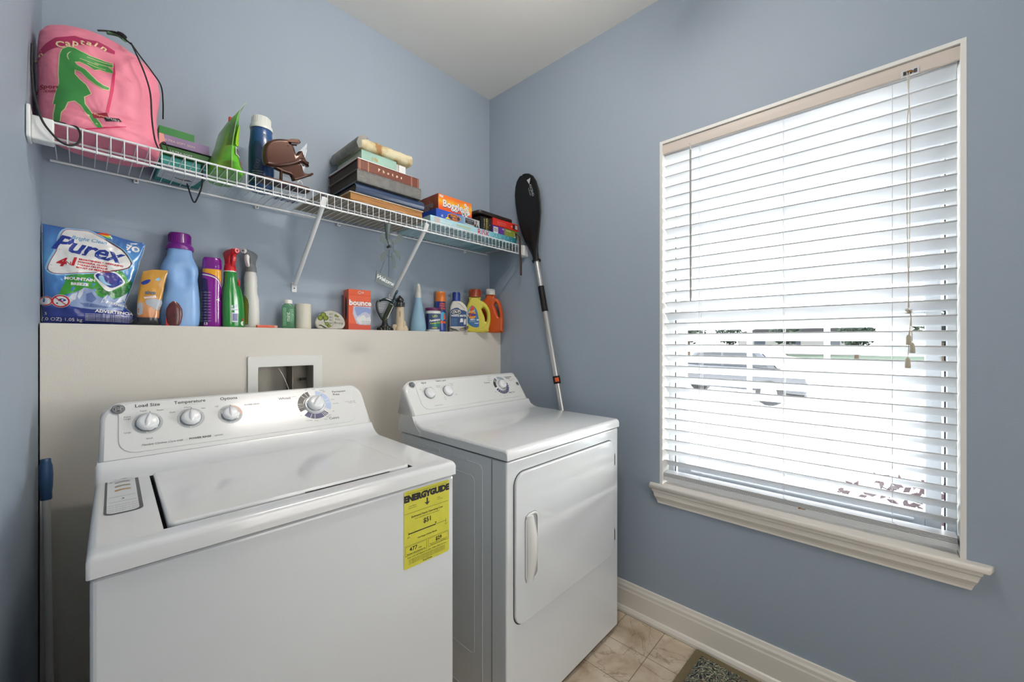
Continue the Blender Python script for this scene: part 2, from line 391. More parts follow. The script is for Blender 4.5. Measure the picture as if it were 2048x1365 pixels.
# ------------------------------------------------------------------ blind
slatm = M('white_blind_slat', (212, 214, 216), 0.34)
nt = slatm.node_tree; b = nt.nodes['Principled BSDF']; mo = nt.nodes['Material Output']
tl = nt.nodes.new('ShaderNodeBsdfTranslucent'); tl.inputs[0].default_value = (.85, .87, .9, 1); ms = nt.nodes.new('ShaderNodeMixShader'); ms.inputs[0].default_value = .06
nt.links.new(b.outputs[0], ms.inputs[1]); nt.links.new(tl.outputs[0], ms.inputs[2]); nt.links.new(ms.outputs[0], mo.inputs['Surface'])
cordm = M('blind_cord', (196, 190, 176), .7)
BY0, BY1 = -1.955, -1.090
bl = thing('window_blind', 'white horizontal slat blind hanging inside the window', 'window blind', (RW+.036, (BY0+BY1)/2, 2.08))
ox, oy, oz = RW+.036, (BY0+BY1)/2, 2.08
hw = (BY1-BY0)/2
mb = MB(); mb.box((-.020, -hw, -.012), (.030, hw, .026), slatm); mb.build('headrail', bl, bevel=.003)
valm = M('blind_valance', (206, 196, 188), .45)
mb = MB(); r = [(-.030, -.010), (-.027, -.013), (-.022, -.010), (-.022, .036), (-.028, .034), (-.031, .028), (-.031, .010)]
mb.loft([[(a, y, z) for a, z in r] for y in (-hw-.006, hw+.006)], valm, False); mb.build('valance', bl)
sl = MB(); N = 9; th = radians(37); ch = .0252
pts = []
for side in (1, -1):
    for k in range(N):
        q = (k/(N-1)*2-1)*side; a = q*ch; hgt = .0030*(1-q*q)
        u, v = a, hgt+side*.0013
        pts.append((u*cos(th)+v*sin(th), -u*sin(th)+v*cos(th)))
pts = [(p[0], p[1]) for p in pts]
sl.loft([[(x, y, z) for x, z in pts] for y in (-hw+.001, hw-.001)], slatm, True)
pitch = .0460; first = None; z = -.030; k = 0
while oz+z > .700:
    if first is None: first = sl.build('slat', bl); first.location = (0, 0, z)
    else:
        c = first.copy(); COL.objects.link(c); c.parent = bl; c.location = (0, 0, z)
    z -= pitch; k += 1
zb = .642-oz
mb = MB(); mb.box((-.026, -hw, zb), (.026, hw, zb+.018), slatm)
for q in range(4): mb.box((-.0255, -hw+.001, zb+.0195+q*.0042), (.0255, hw-.001, zb+.0222+q*.0042), slatm)
mb.build('bottom_rail', bl, bevel=.0012)
for y in (-1.237, -1.528, -1.816):
    mb = MB(); yy = y-oy
    for x in (-.0225, .0225): mb.tube([(x, yy, -.012), (x, yy, zb+.037)], .0006, slatm, 5)
    mb.tube([(0, yy, -.012), (0, yy, zb+.037)], .0007, slatm, 5)
    zz = -.030
    while oz+zz > .70: mb.tube([(-.022, yy, zz+.012), (.022, yy, zz-.018)], .0005, slatm, 4); zz -= pitch
    mb.tube(smooth_path([(-.024, yy, zb+.04), (-.028, yy-.012, zb+.034), (-.0275, yy-.02, zb+.022), (-.0275, yy-.032, zb+.026), (-.0275, yy-.04, zb+.018)]), .0008, slatm, 5)
    mb.build('ladder_cord', bl)
wandm = M('tilt_wand', (150, 150, 150), .3)
mb = MB(); mb.tube([(-.034, -1.206-oy, -.03), (-.036, -1.208-oy, -.661)], .0042, wandm, 6); mb.build('tilt_wand', bl)
mb = MB(); mb.tube(smooth_path([(-.03, -1.200-oy, .0), (-.034, -1.206-oy, -.008), (-.034, -1.206-oy, -.034)]), .0018, slatm, 6); mb.build('wand_hook', bl)
mb = MB(); mb.box((-.0335, -1.875-oy, -.012), (-.029, -1.835-oy, .006), slatm)
brass = M('brass_pulley', (150, 105, 60), .35, .6)
for k in range(3): mb.box((-.0345, -1.871-oy+k*.012, -.009), (-.0333, -1.864-oy+k*.012, .003), dark_gap)
mb.tube([(-.036, -1.862-oy, -.004), (-.036, -1.848-oy, .0)], .003, brass, 8); mb.build('cord_lock', bl, bevel=.001)
yc = -1.852-oy
def cord(pts, nm='pull_cord', r=.0011): m_ = MB(); m_.tube(smooth_path(pts), r, cordm, 6); return m_.build(nm, bl)
cord([(-.037, yc-.002, -.002), (-.040, yc, -.08), (-.040, yc-.004, -.19), (-.040, yc-.002, -.5), (-.040, yc+.001, -.726)])
cord([(-.037, yc+.004, -.002), (-.041, yc-.001, -.10), (-.041, yc+.004, -.19), (-.041, yc+.003, -.5), (-.041, yc-.001, -.726)])
mb = MB()
for k in range(9):
    a = k*1.9; mb.tube(smooth_path([(-.041+.004*cos(a), yc+.006*sin(a), -.728-.002*k), (-.046+.004*cos(a+1), yc+.008*sin(a+1.4), -.732-.0015*k), (-.04, yc+.005*cos(a+2), -.736-.001*k)]), .0013, cordm, 5)
mb.build('cord_knot', bl)
tasm = M('wood_tassel', (176, 168, 150), .5)
for dy, z1 in ((.0, -.812), (-.008, -.836), (.002, -.882)):
    cord([(-.041, yc, -.736), (-.041, yc-.005, -.755), (-.041, yc+dy, z1)])
    mb = MB(); mb.rings([(z1+.003, .0025, .0025, -.041, yc+dy), (z1-.002, .0055, .0055, -.041, yc+dy), (z1-.026, .007, .007, -.041, yc+dy), (z1-.029, .006, .006, -.041, yc+dy)], tasm, 12); mb.build('tassel', bl)
# small dried insect on the bottom rail is the stain seen there
stain = M('amber_stain', (150, 100, 30), .6)
mb = MB(); mb.flat([smooth_loop([(0, 0), (.006, .003), (.012, .001), (.02, .004), (.019, .0055), (.011, .004), (.005, .0065), (-.002, .004)], 3)], plane((-.0262, -1.575-oy, zb+.012), (0, -1, 0), (0, 0, 1), (-1, 0, 0)), stain, .0004); mb.build('stain', bl)

# laundry outlet box in the half wall
lb = thing('outlet_box', 'white recessed laundry outlet box in the cream wall above the washer', 'outlet box', (.62, -.096, 1.07))
boxm = M('outlet_box_plastic', (214, 214, 210), .4); inm = M('outlet_box_inside', (176, 172, 162), .6)
X0, X1, Z0, Z1 = .49-.62, .753-.62, .965-1.07, 1.196-1.07
mb = MB(); mb.solid([rrect(X0, Z0, X1, Z1, .006), rrect(.523-.62, 1.0-1.07, .718-.62, 1.154-1.07, .004)], .004, .002, boxm, xz(-.0045), False); mb.build('flange', lb)
mb = MB(); a0, a1, c0, c1 = .512-.62, .729-.62, .989-1.07, 1.164-1.07
mb.box((a0, .084, c0), (a1, .088, c1), inm); mb.box((a0, 0.001, c0), (a0+.003, .084, c1), inm); mb.box((a1-.003, 0.001, c0), (a1, .084, c1), inm)
mb.box((a0, 0.001, c0), (a1, .084, c0+.003), inm); mb.box((a0, 0.001, c1-.003), (a1, .084, c1), inm)
mb.box((.648-.62, .02, c0), (.652-.62, .083, c1), M('outlet_divider', (120, 112, 100), .6))
mb.box((.690-.62, .05, 1.09-1.07), (.712-.62, .062, 1.10-1.07), dark_gap); mb.build('recess', lb)
mb = MB(); mb.tube(smooth_path([(.597-.62, .012, 1.147-1.07), (.612-.62, .006, 1.115-1.07), (.628-.62, .004, 1.07-1.07), (.64-.62, .006, 1.02-1.07)]), .0013, boxm, 6); mb.build('string', lb)
mb = MB(); mb.tube([(.56-.62, .04, c0), (.56-.62, .04, c0+.05)], .012, brass, 12); mb.tube([(.56-.62, .04, c0+.05), (.56-.62, .018, c0+.05)], .008, brass, 10); mb.build('valve', lb)

# ceiling lamp (behind the camera side of the ceiling)
cl = thing('ceiling_lamp', 'slim glowing bar lamp hanging just below the ceiling', 'ceiling lamp', (.93, -1.22, CH))
pan = M('lamp_pan', (200, 190, 175), .3, .5)
mb = MB(); mb.box((-.06, -.04, -.02), (.06, .04, 0), pan)
for x in (-.05, .05): mb.tube([(x, 0, -.02), (x, 0, -.112)], .005, pan, 10)
mb.build('lamp_stem', cl)
em = bpy.data.materials.new('glowing_diffuser'); em.use_nodes = True; b = em.node_tree.nodes['Principled BSDF']
b.inputs['Base Color'].default_value = (1, .95, .88, 1); b.inputs['Emission Color'].default_value = (1, .92, .83, 1); b.inputs['Emission Strength'].default_value = 98.0
mb = MB(); mb.loft([[(x, .026*r_*cos(2*pi*k/20), -.135+.022*r_*sin(2*pi*k/20)) for k in range(20)] for x, r_ in ((-.25, .5), (-.245, .85), (-.235, 1), (.235, 1), (.245, .85), (.25, .5))], em, True); mb.build('lamp_tube', cl)
# ------------------------------------------------------------------ washer
enam = M('white_enamel', (218, 220, 221), 0.16, coat=0.6, spec=.5)
enam2 = M('white_enamel_panel', (208, 212, 215), 0.20, coat=0.4)
plas = M('white_console_plastic', (214, 215, 214), 0.13, spec=.4)
greyp = M('grey_print', (176, 180, 182), .4); ink = M('console_ink', (70, 72, 76), .5); inkb = M('console_ink_bold', (40, 42, 46), .5)
chrome = M('knob_chrome', (150, 156, 160), .18, .9)
knobm = M('knob_white', (222, 224, 226), .25, coat=.4)
seam = M('seam_shadow', (60, 62, 66), .8)  # dark colour painted for the shade in seams and gaps
def console(root, Wd, v0, w0, v1, w1, vb, cr):
    """leaning console; returns fn(u, s, d) for its face"""
    Ln = hypot(v1-v0, w1-w0); tv, tw = (v1-v0)/Ln, (w1-w0)/Ln
    face = lambda u, s, d=0: (u, v0+tv*s-tw*d, w0+tw*s+tv*d)
    top = Ln+.012
    o = [(0.004, 0), (Wd-.004, 0)]
    for k in range(9): a = radians(90*k/8*1.0); o.append((Wd-.010-cr*.9+cr*.9*cos(a)+.004*(1-k/8), top-cr+cr*sin(a)))
    for k in range(9): a = radians(90+90*k/8); o.append((.010+cr*.9+cr*.9*cos(a)-.004*(k/8), top-cr+cr*sin(a)))
    n = len(o); mb = MB()
    # rings from the back to the face with a rounded front edge
    cx, cs = Wd/2, top/2
    def ring(fn, inset):
        return [fn(cx+(u-cx)*(1-inset/(Wd/2)), (s if s < .001 else s-inset)) for u, s in o]
    back = lambda u, s: (u, vb - max(0, (s-.02))*.25, w0-.002+tw*s)
    R = [[back(u, s) for u, s in o], ring(lambda u, s: face(u, s, -.012), 0), ring(lambda u, s: face(u, s, -.005), .0015), ring(lambda u, s: face(u, s, -.0015), .005), ring(lambda u, s: face(u, s, 0), .010)]
    mb.loft(R, plas, True, True)
    return face, mb
def knob(mb, c, r, h, ang, fn):
    """dial knob with a raised pointer ridge standing on the console face"""
    u0, s0 = c
    P = lambda x, y, z: fn(u0+x, s0+y, z)
    mb.rings([(0, r*1.07, r*1.07), (.004, r*1.07, r*1.07), (.0045, r*1.02, r*1.02)], chrome, 28, fn=P)
    mb.rings([(.004, r, r), (h*.45, r*.97, r*.97), (h*.75, r*.88, r*.88), (h*.82, r*.6, r*.6), (h*.84, r*.05, r*.05)], knobm, 28, fn=P)
    ca, sa = cos(ang), sin(ang)
    Q = lambda x, y, z: fn(u0+x*ca-y*sa, s0+x*sa+y*ca, z)
    rg = []
    for x, wd, hh in ((-r*.95, .18, .5), (-r*.6, .30, .95), (0, .34, 1.1), (r*.6, .24, 1.05), (r*.98, .12, .8), (r*1.12, .05, .6)):
        rg.append([(x, -wd*r, .004), (x, -wd*r*.8, h*hh*.8), (x, 0, h*hh), (x, wd*r*.8, h*hh*.8), (x, wd*r, .004)])
    mb.loft(rg, knobm, True, True, fn=Q)
    mb.box((r*.98, -r*.03, h*.72), (r*1.14, r*.03, h*.80), inkb, fn=Q)
def badge(mb, c, r, fn):
    P = lambda x, y, z: fn(c[0]+x, c[1]+y, z)
    mb.rings([(0, r, r), (.002, r, r), (.0028, r*.93, r*.93)], chrome, 28, fn=P)
    mb.flat([circ(c[0], c[1], r*.86)], fn, inkb, .003)
    sil = M('badge_silver', (205, 208, 210), .25, .6)
    mb.flat([circ(c[0], c[1], r*.78), circ(c[0], c[1], r*.70)], fn, sil, .0034)
    mb.text('GE', r*.85, fn, sil, c, d=.0036, shear=.25, bold=.0002)
    for a in (45, 135, 225, 315): mb.flat([arc_band(c[0], c[1], r*.5, r*.58, a-22, a+22)], fn, sil, .0035)

ws = thing('washing_machine', 'white top-load washer with yellow energy sticker, next to left wall', 'washing machine', (.084, -.894, 0), radians(-2.1))
Wd = .710
mb = MB(); mb.box((.004, .006, .025), (Wd-.004, .61, .876), enam2); mb.build('cabinet', ws, bevel=.008, seg=3)
mb = MB(); 
for u in (.05, Wd-.05):
    for v in (.06, .55): mb = MB(); mb.lathe([(.022, 0), (.022, .010), (.012, .012), (.012, .03)], M('foot_rubber', (40, 40, 42), .8), 14, fn=lambda x, y, z, u=u, v=v: (u+x, v+y, z)); mb.build('foot', ws)
# lid deck: front lip, flat area with the lid opening, concave rise to the console
deck = [(0.0, .880), (0.0, .906), (.003, .912), (.010, .916), (.43, .917), (.45, .918), (.470, .922), (.488, .930), (.502, .941), (.510, .951)]
LU0, LU1, LV0, LV1 = .094, .596, .040, .436
mb = MB()
rg = []
nu = [0.0, .002, .006, .012, LU0, LU1, Wd-.012, Wd-.006, Wd-.002, Wd]
def edge_drop(u):
    e = min(u, Wd-u); return 0.0 if e >= .012 else (.009-sqrt(max(0, .012**2-(.012-e)**2))*.75)
vv = [(v, w_) for v, w_ in deck]
fr = [(0.0, .880, 1), (0.0, .904, 1), (.0015, .910, 1), (.005, .914, 1), (.011, .9165, 1), (LV0, .9168, 1), (LV1, .917, 1), (.452, .9185, 1), (.470, .9225, 1), (.488, .9305, 1), (.501, .941, 1), (.510, .952, 1)]
verts = []; faces = []
for i, (v, w_, _) in enumerate(fr):
    for j, u in enumerate(nu):
        dz = edge_drop(u) if i > 0 else 0
        inset = .002 if (i <= 1 and min(u, Wd-u) < .001) else 0
        verts.append((u, v+(.003 if min(u, Wd-u) < .001 and i < 2 else 0), w_-dz))
nu_n = len(nu)
for i in range(len(fr)-1):
    for j in range(nu_n-1):
        if i == 5 and j == 4: continue                       # opening
        faces.append((i*nu_n+j, i*nu_n+j+1, (i+1)*nu_n+j+1, (i+1)*nu_n+j))
mb.add(verts, faces, enam, True)
# outer skirt on both sides, under side and back
for j, u in ((0, 0.0), (nu_n-1, Wd)):
    top = [verts[i*nu_n+j] for i in range(len(fr))]
    low = [(u, max(p[1], .0), .880) for p in top]
    n = len(top); mb.add(top+low, [(k, k+1, n+k+1, n+k) for k in range(n-1)], enam, False)
mb.box((.002, .510, .880), (Wd-.002, .622, .951), enam)
mb.box((.003, .003, .8795), (Wd-.003, .51, .8802), seam)
# well under the lid
z0 = .893
mb.add([(LU0, LV0, z0), (LU1, LV0, z0), (LU1, LV1, z0), (LU0, LV1, z0), (LU0, LV0, .917), (LU1, LV0, .917), (LU1, LV1, .917), (LU0, LV1, .917)],
       [(0, 1, 2, 3), (0, 4, 5, 1), (1, 5, 6, 2), (2, 6, 7, 3), (3, 7, 4, 0)], seam)
mb.build('top_deck', ws)
mb = MB(); mb.solid([rrect(LU0+.006, LV0+.004, LU1-.003, LV1-.002, (.012, .02, .006, .006))], .0085, .005, enam, xy(.9150), True, 3)
mb.build('lid', ws)
mb = MB(); mb.box((.33, LV0+.0005, .9175), (.53, LV0+.0042, .9185), seam); mb.build('lid_grip', ws)
face, mb = console(ws, Wd, .512, .953, .600, 1.078, .640, .045)
wp = MB(); wp.solid([rrect(.040, .012, Wd-.05, .158, (.035, .035, .03, .03))], .0016, .0014, plas, lambda u, v, d=0: face(u, v, d+.0004), True)
mb.v += wp.v and []; 
con = mb.build('console', ws)
pn = wp
dk = inkb
F3 = lambda u, s, d=0: face(u, s, d+.0021)
badge(pn, (.040, .141), .0135, F3)
for (u, s), hd, labs in (((.097, .092), 'Load Size', (('Extra', -.040, .024), ('Large', -.040, .018), ('Large', -.040, -.022), ('Small', .002, -.046), ('Super', -.008, .038), ('Reset', .026, .036))),
                         ((.189, .093), 'Temperature', (('Cold', -.040, .024), ('Warm', -.006, .036), ('Hot', .030, .028))), ((.283, .092), 'Options', (('Off', -.032, .030),))):
    pn.flat([circ(u, s, .0315, 36), circ(u, s, .0235, 36)], F3, greyp, .0003)
    for a in (40, 90, 150, 200, 265): pn.flat([[(u+.026*cos(radians(a))-.001, s+.026*sin(radians(a))), (u+.030*cos(radians(a)), s+.030*sin(radians(a))), (u+.030*cos(radians(a))+.0012, s+.030*sin(radians(a))), (u+.026*cos(radians(a))+.0012, s+.026*sin(radians(a)))]], F3, white, .0006)
    pn.text(hd, .0135, F3, inkb, (u+.001, .1465), bold=.00018)
    for t_, du, ds in labs: pn.text(t_, .0062, F3, ink, (u+du, s+ds))
pn.flat([arc_band(.283, .092, .024, .0312, -5, 78, 10)], F3, M('dial_peach', (214, 180, 165), .4), .0007)
pn.text('All Cold Rinse', .006, F3, greyp, (.189, .1375)); pn.text('POWER RINSE', .0065, F3, inkb, (.342, .118), bold=.0001); pn.text('When used with liquid fabric softener', .005, F3, greyp, (.36, .110))
pn.text('Flexible Clothes Care with', .0078, F3, ink, (.125, .029), shear=.3); pn.text('POWER RINSE', .0078, F3, inkb, (.206, .029), bold=.0002); pn.text('option', .0078, F3, ink, (.248, .029), shear=.3)
tu, ts = .526, .094; whm = M('dial_blue_light', (168, 184, 212), .4); nav = M('dial_navy', (42, 46, 92), .4); chb = M('dial_charcoal', (62, 60, 60), .4)
for a0, a1, m_ in ((105, 205, chb), (222, 315, nav), (332, 438, whm)):
    pn.flat([arc_band(tu, ts, .036, .054, a0, a1, 20)], F3, m_, .0004)
for a in (118, 134, 172, 180, 188, 245, 260, 296, 303, 309, 5, 20, 55): pn.flat([arc_band(tu, ts, .037, .053, a-.8, a+.8, 1)], F3, white, .0008)
for t_, u, s, sz in (('Whites', .437, .128, .0125), ('Permanent', .618, .137, .011), ('Press', .606, .126, .011), ('Colors', .579, .034, .012)): pn.text(t_, sz, F3, inkb, (u, s), bold=.00015)
for t_, u, s in (('Extra Rinse', .462, .132), ('Quick', .475, .125), ('Extra Heavy', .447, .108), ('Light', .462, .102), ('Regular', .450, .094), ('Heavy', .458, .086), ('Off', .508, .154), ('Off', .475, .058), ('Off', .582, .060), ('Soak', .533, .154), ('Regular', .560, .148), ('Light', .566, .142), ('Rinse', .590, .107), ('Final Spin', .597, .090), ('Heavy', .566, .048), ('Regular', .560, .042), ('Light', .550, .034), ('Rinse', .520, .033), ('Final Spin', .498, .037), ('To start, pull knob', .648, .092), ('Push to stop', .655, .086)): pn.text(t_, .0052, F3, ink, (u, s))
pn.build('control_panel', ws)
for (c, r, h, a) in (((.097, .092), .0235, .020, 80), ((.189, .093), .0225, .020, 88), ((.283, .092), .021, .020, 92)):
    mb = MB(); knob(mb, c, r, h, radians(a), F3); mb.build('dial_knob', ws)
mb = MB(); mb.rings([(0, .034, .034), (.003, .0345, .0345), (.007, .031, .031)], knobm, 36, fn=lambda x, y, z: F3(tu+x, ts+y, z)); knob(mb, (tu, ts), .0265, .026, radians(52), lambda u, s, d=0: F3(u, s, d+.005)); mb.build('timer_knob', ws)
# instruction label on the deck
mb = MB(); fn = xy(.9172)
mb.flat([rrect(.017, .185, .074, .500, .016, 6)], fn, M('label_frame', (78, 80, 82), .5), .0003)
mb.flat([rrect(.021, .190, .068, .495, .013, 6)], fn, M('label_white', (212, 214, 215), .4), .0006)
for y in (.476, .452, .432, .300, .262): mb.flat([[(.024, y), (.066, y), (.066, y+.003), (.024, y+.003)]], fn, greyp, .0009)
for y, m_ in ((.412, M('print_grey', (150, 150, 148), .5)), (.378, M('print_olive', (140, 132, 108), .5)), (.344, M('print_tan', (176, 140, 100), .5))): mb.flat([smooth_loop([(.034, y), (.045, y+.006), (.058, y+.004), (.058, y+.014), (.046, y+.018), (.034, y+.012)], 3)], fn, m_, .0009)
for y in (.242, .228, .214, .202): mb.text('Measure detergent as directed', .0045, fn, ink, (.044, y), d=.0009)
mb.flat([smooth_loop([(.03, .445), (.04, .452), (.05, .446), (.06, .456), (.05, .45), (.04, .456)], 2)], fn, ink, .0012)
mb.text('1', .014, fn, ink, (.063, .456), d=.001); mb.text('2', .014, fn, ink, (.026, .428), d=.001); mb.text('3', .014, fn, ink, (.045, .282), d=.001)
mb.build('instruction_label', ws)
# yellow energy sticker
yl = M('sticker_yellow', (196, 192, 62), .45, noise_amt=.05, nscale=30); fn = lambda u, v, d=0: (u, .0055-d, v)
mb = MB(); k_ = black
mb.flat([rrect(.550, .671, .689, .869, .006, 4)], fn, yl, .0003)
T_ = lambda s, z, u, w_, b=0, **kw: mb.text(s, z, fn, k_, (u, w_), d=.0007, bold=b, **kw)
T_('ENERGYGUIDE', .0215, .6195, .8485, .0016, sp=.95)
mb.flat([[(.6165, .838), (.6205, .838), (.6205, .826), (.627, .8275), (.6185, .8185), (.610, .8275), (.6165, .826)]], fn, k_, .0007)
for y in (.811, .729): mb.flat([[(.552, y), (.687, y), (.687, y+.0006), (.552, y+.0006)]], fn, k_, .0007)
for a, b, c, d_ in ((.554, .704, .617, .727), (.622, .706, .687, .727)): mb.flat([[(a, b), (c, b), (c, d_), (a, d_)], [(a+.0006, b+.0006), (a+.0006, d_-.0006), (c-.0006, d_-.0006), (c-.0006, b+.0006)]], fn, k_, .0007)
T_('U.S. Government   Federal law prohibits removal of this label before consumer purchase', .0033, .6195, .862); T_('Clothes Washer', .0034, .575, .829); T_('Capacity: Standard', .0034, .575, .824); T_('Model', .0034, .655, .829); T_('Top Loading', .0034, .658, .824)
T_('Estimated Yearly Operating Cost', .0072, .6195, .800, .0001); T_('(when used with an electric water heater)', .0045, .6195, .793); T_('$51', .017, .6195, .7795, .0004)
mb.flat([[(.563, .7585), (.678, .7585), (.678, .7593), (.563, .7593)]], fn, k_, .0007); mb.flat([[(.563, .7575), (.645, .7575), (.645, .7602), (.563, .7602)]], fn, k_, .0008)
for u in (.563, .678): mb.flat([[(u-.0004, .754), (u+.0004, .754), (u+.0004, .764), (u-.0004, .764)]], fn, k_, .0008)
mb.flat([[(.645, .7605), (.648, .7655), (.642, .7655)]], fn, k_, .0008); T_('$10', .005, .563, .750); T_('$71', .005, .679, .750); T_('Cost Range of Similar Models', .005, .6195, .741, .0001)
T_('477', .015, .577, .718, .0002); T_('kWh', .005, .597, .714); T_('Estimated Yearly Electricity Use', .0042, .5855, .7075, .0001); T_('$29', .013, .6545, .719, .0004); T_('Estimated Yearly Operating Cost', .0042, .6545, .7115); T_('(when used with a gas water heater)', .0034, .6545, .708)
T_('Your cost will depend on your utility rates and use.', .0058, .6195, .6985); 
for q, y in enumerate((.6925, .689, .6855, .682)): T_('Cost range based only on standard capacity models and estimated operating cost', .0034, .6195, y)
T_('ftc.gov/energy', .005, .6195, .6765, .0001); mb.build('energy_sticker', ws)

# ------------------------------------------------------------------ dryer
dr = thing('clothes_dryer', 'white front-load dryer with console knobs, in front of the paddle', 'clothes dryer', (.969, -.950, 0), radians(-.5))
Wd = .699; DB = .618
mb = MB(); mb.box((.003, .006, .02), (Wd-.003, DB, .876), enam2); mb.build('cabinet', dr, bevel=.006, seg=3)
for u in (.05, Wd-.05):
    for v in (.06, .55): mb = MB(); mb.lathe([(.02, 0), (.02, .012), (.01, .014), (.01, .024)], M('foot_rubber'), 14, fn=lambda x, y, z, u=u, v=v: (u+x, v+y, z)); mb.build('foot', dr)
# embossed side panel: long recess with rounded corners, seam near the front, slots high up
mb = MB(); sd = plane((.003, 0, 0), (0, 1, 0), (0, 0, 1), (-1, 0, 0))
mb.solid([rrect(.115, .06, .60, .846, .02), rrect(.120, .065, .595, .841, .018)], .0012, .0008, enam2, sd)
mb.box((.002, .070, .022), (.0035, .0715, .874), seam)
mb.solid([rrect(.155, .20, .56, .80, .02), rrect(.158, .203, .557, .797, .018)], .0010, .0006, enam2, sd)
mb.solid([rrect(.19, .842, .28, .856, .006)], .0012, .0008, enam2, sd); mb.solid([rrect(.35, .842, .44, .856, .006)], .0012, .0008, enam2, sd)
mb.build('side_panel', dr)
fr = [(0.0, .881), (0.0, .903), (.0015, .909), (.005, .913), (.011, .9155), (.30, .9165), (.445, .917), (.462, .9185), (.480, .9225), (.498, .930), (.513, .941), (.524, .952)]
nu = [0.0, .002, .006, .012, .35, Wd-.012, Wd-.006, Wd-.002, Wd]
verts = []; faces = []
for i, (v, w_) in enumerate(fr):
    for u in nu: verts.append((u, v+(.003 if min(u, Wd-u) < .001 and i < 2 else 0), w_-(edge_drop(u) if i > 0 else 0)))
q = len(nu)
for i in range(len(fr)-1):
    for j in range(q-1): faces.append((i*q+j, i*q+j+1, (i+1)*q+j+1, (i+1)*q+j))
mb = MB(); mb.add(verts, faces, enam, True)
for j, u in ((0, 0.0), (q-1, Wd)):
    top = [verts[i*q+j] for i in range(len(fr))]; low = [(u, p[1], .881) for p in top]; n = len(top)
    mb.add(top+low, [(k, k+1, n+k+1, n+k) for k in range(n-1)], enam, False)
mb.box((.003, .003, .8775), (Wd-.003, .524, .8795), seam); mb.add([(0, 0, .881), (Wd, 0, .881), (Wd, .524, .881), (0, .524, .881)], [(0, 3, 2, 1)], enam)
mb.build('top_panel', dr)
mb = MB(); pr = [(.470, .881), (.470, .896), (.485, .906), (.506, .925), (.524, .951), (.60, .951), (.625, .925), (.63, .885), (.63, .881)]
mb.loft([[(x, v, w_) for v, w_ in pr] for x in (-.002, .004)], plas, False); mb.loft([[(x, v, w_) for v, w_ in pr] for x in (Wd-.004, Wd+.002)], plas, False)
mb.box((.004, .525, .881), (Wd-.004, .622, .951), plas); mb.build('console_support', dr, bevel=.002)
face2, mb = console(dr, Wd, .526, .953, .610, 1.076, .640, .045); mb.build('console', dr)
pn = MB(); pn.solid([rrect(.060, .016, Wd-.022, .150, (.035, .04, .03, .03))], .0016, .0014, plas, lambda u, v, d=0: face2(u, v, d+.0004), True)
F4 = lambda u, s, d=0: face2(u, s, d+.0021)
badge(pn, (.047, .138), .013, F4)
for t_, u, s in (('Signal', .106, .142), ('Fabric Care', .198, .145), ('Cottons', .462, .112), ('Permanent', .622, .133), ('Press', .616, .125), ('Time Dry', .600, .044)): pn.text(t_, .0115, F4, inkb, (u, s), bold=.0001)
for t_, u, s in (('Off', .078, .112), ('On', .134, .118), ('Low Heat', .172, .122), ('Delicates', .172, .115), ('Cottons', .248, .126), ('High', .248, .118), ('Auto', .252, .070), ('Extra', .186, .062), ('Low', .186, .054), ('DuraDrum interior', .140, .030), ('More Dry', .485, .135), ('Energy Saver', .488, .124), ('Less Dry', .495, .146), ('Off', .528, .152), ('Fluff', .492, .058), ('Start', .655, .118), ('Off', .607, .086), ('80', .585, .045), ('60', .56, .031), ('40', .54, .028), ('20', .51, .035), ('Dewrinkle', .632, .112)): pn.text(t_, .0056, F4, ink, (u, s))
tu, ts = .549, .090; wh2 = M('dial_grey_blue', (150, 166, 178), .4)
pn.flat([arc_band(tu, ts, .033, .049, 118, 192, 14)], F4, chb, .0004); pn.flat([arc_band(tu, ts, .036, .049, 40, 100, 10)], F4, wh2, .0004); pn.flat([arc_band(tu, ts, .033, .049, 205, 372, 26)], F4, nav, .0004)
for a in (130, 138, 146, 218, 233, 248, 263, 278, 293, 308, 325, 341, 356): pn.flat([arc_band(tu, ts, .034, .048, a-1.3, a+1.3, 1)], F4, white, .0008)
pn.flat([circ(.668, .088, .0105)], F4, M('start_button_grey', (120, 122, 122), .4), .0009); pn.flat([circ(.668, .088, .0085)], F4, M('start_button_face', (98, 100, 102), .35), .0016)
pn.build('control_panel', dr)
for c in ((.116, .090), (.213, .091)):
    mb = MB(); knob(mb, c, .0235, .020, radians(142), F4); mb.build('dial_knob', dr)
mb = MB(); mb.rings([(0, .030, .030), (.003, .0305, .0305), (.006, .027, .027)], knobm, 36, fn=lambda x, y, z: F4(tu+x, ts+y, z)); knob(mb, (tu, ts), .023, .022, radians(25), lambda u, s, d=0: F4(u, s, d+.004)); mb.build('timer_knob', dr)
# door
mb = MB(); fz = lambda v0: (lambda u, v, d=0: (u, v0-d, v))
mb.flat([rrect(.033, .343, .6565, .836, .045, 8)], fz(.006), seam, .0004)
mb.solid([rrect(.0365, .3465, .653, .833, .043, 8)], .006, .004, enam2, fz(.003), True, 3)
door = mb.build('door', dr)
mb = MB(); hc, z0, z1 = .111, .470, .694
mb.flat([rrect(.078, z0, .145, z1, .024, 8)], fz(-.003), seam, .0003); mb.solid([rrect(.079, z0+.001, .144, z1-.001, .0235, 8), rrect(.086, z0+.008, .137, z1-.008, .018, 8)], .003, .002, plas, fz(-.0045), True)
mb.flat([rrect(.084, z0+.006, .139, z1-.006, .019, 8)], fz(-.003), M('handle_recess', (150, 152, 154), .5), .0008)
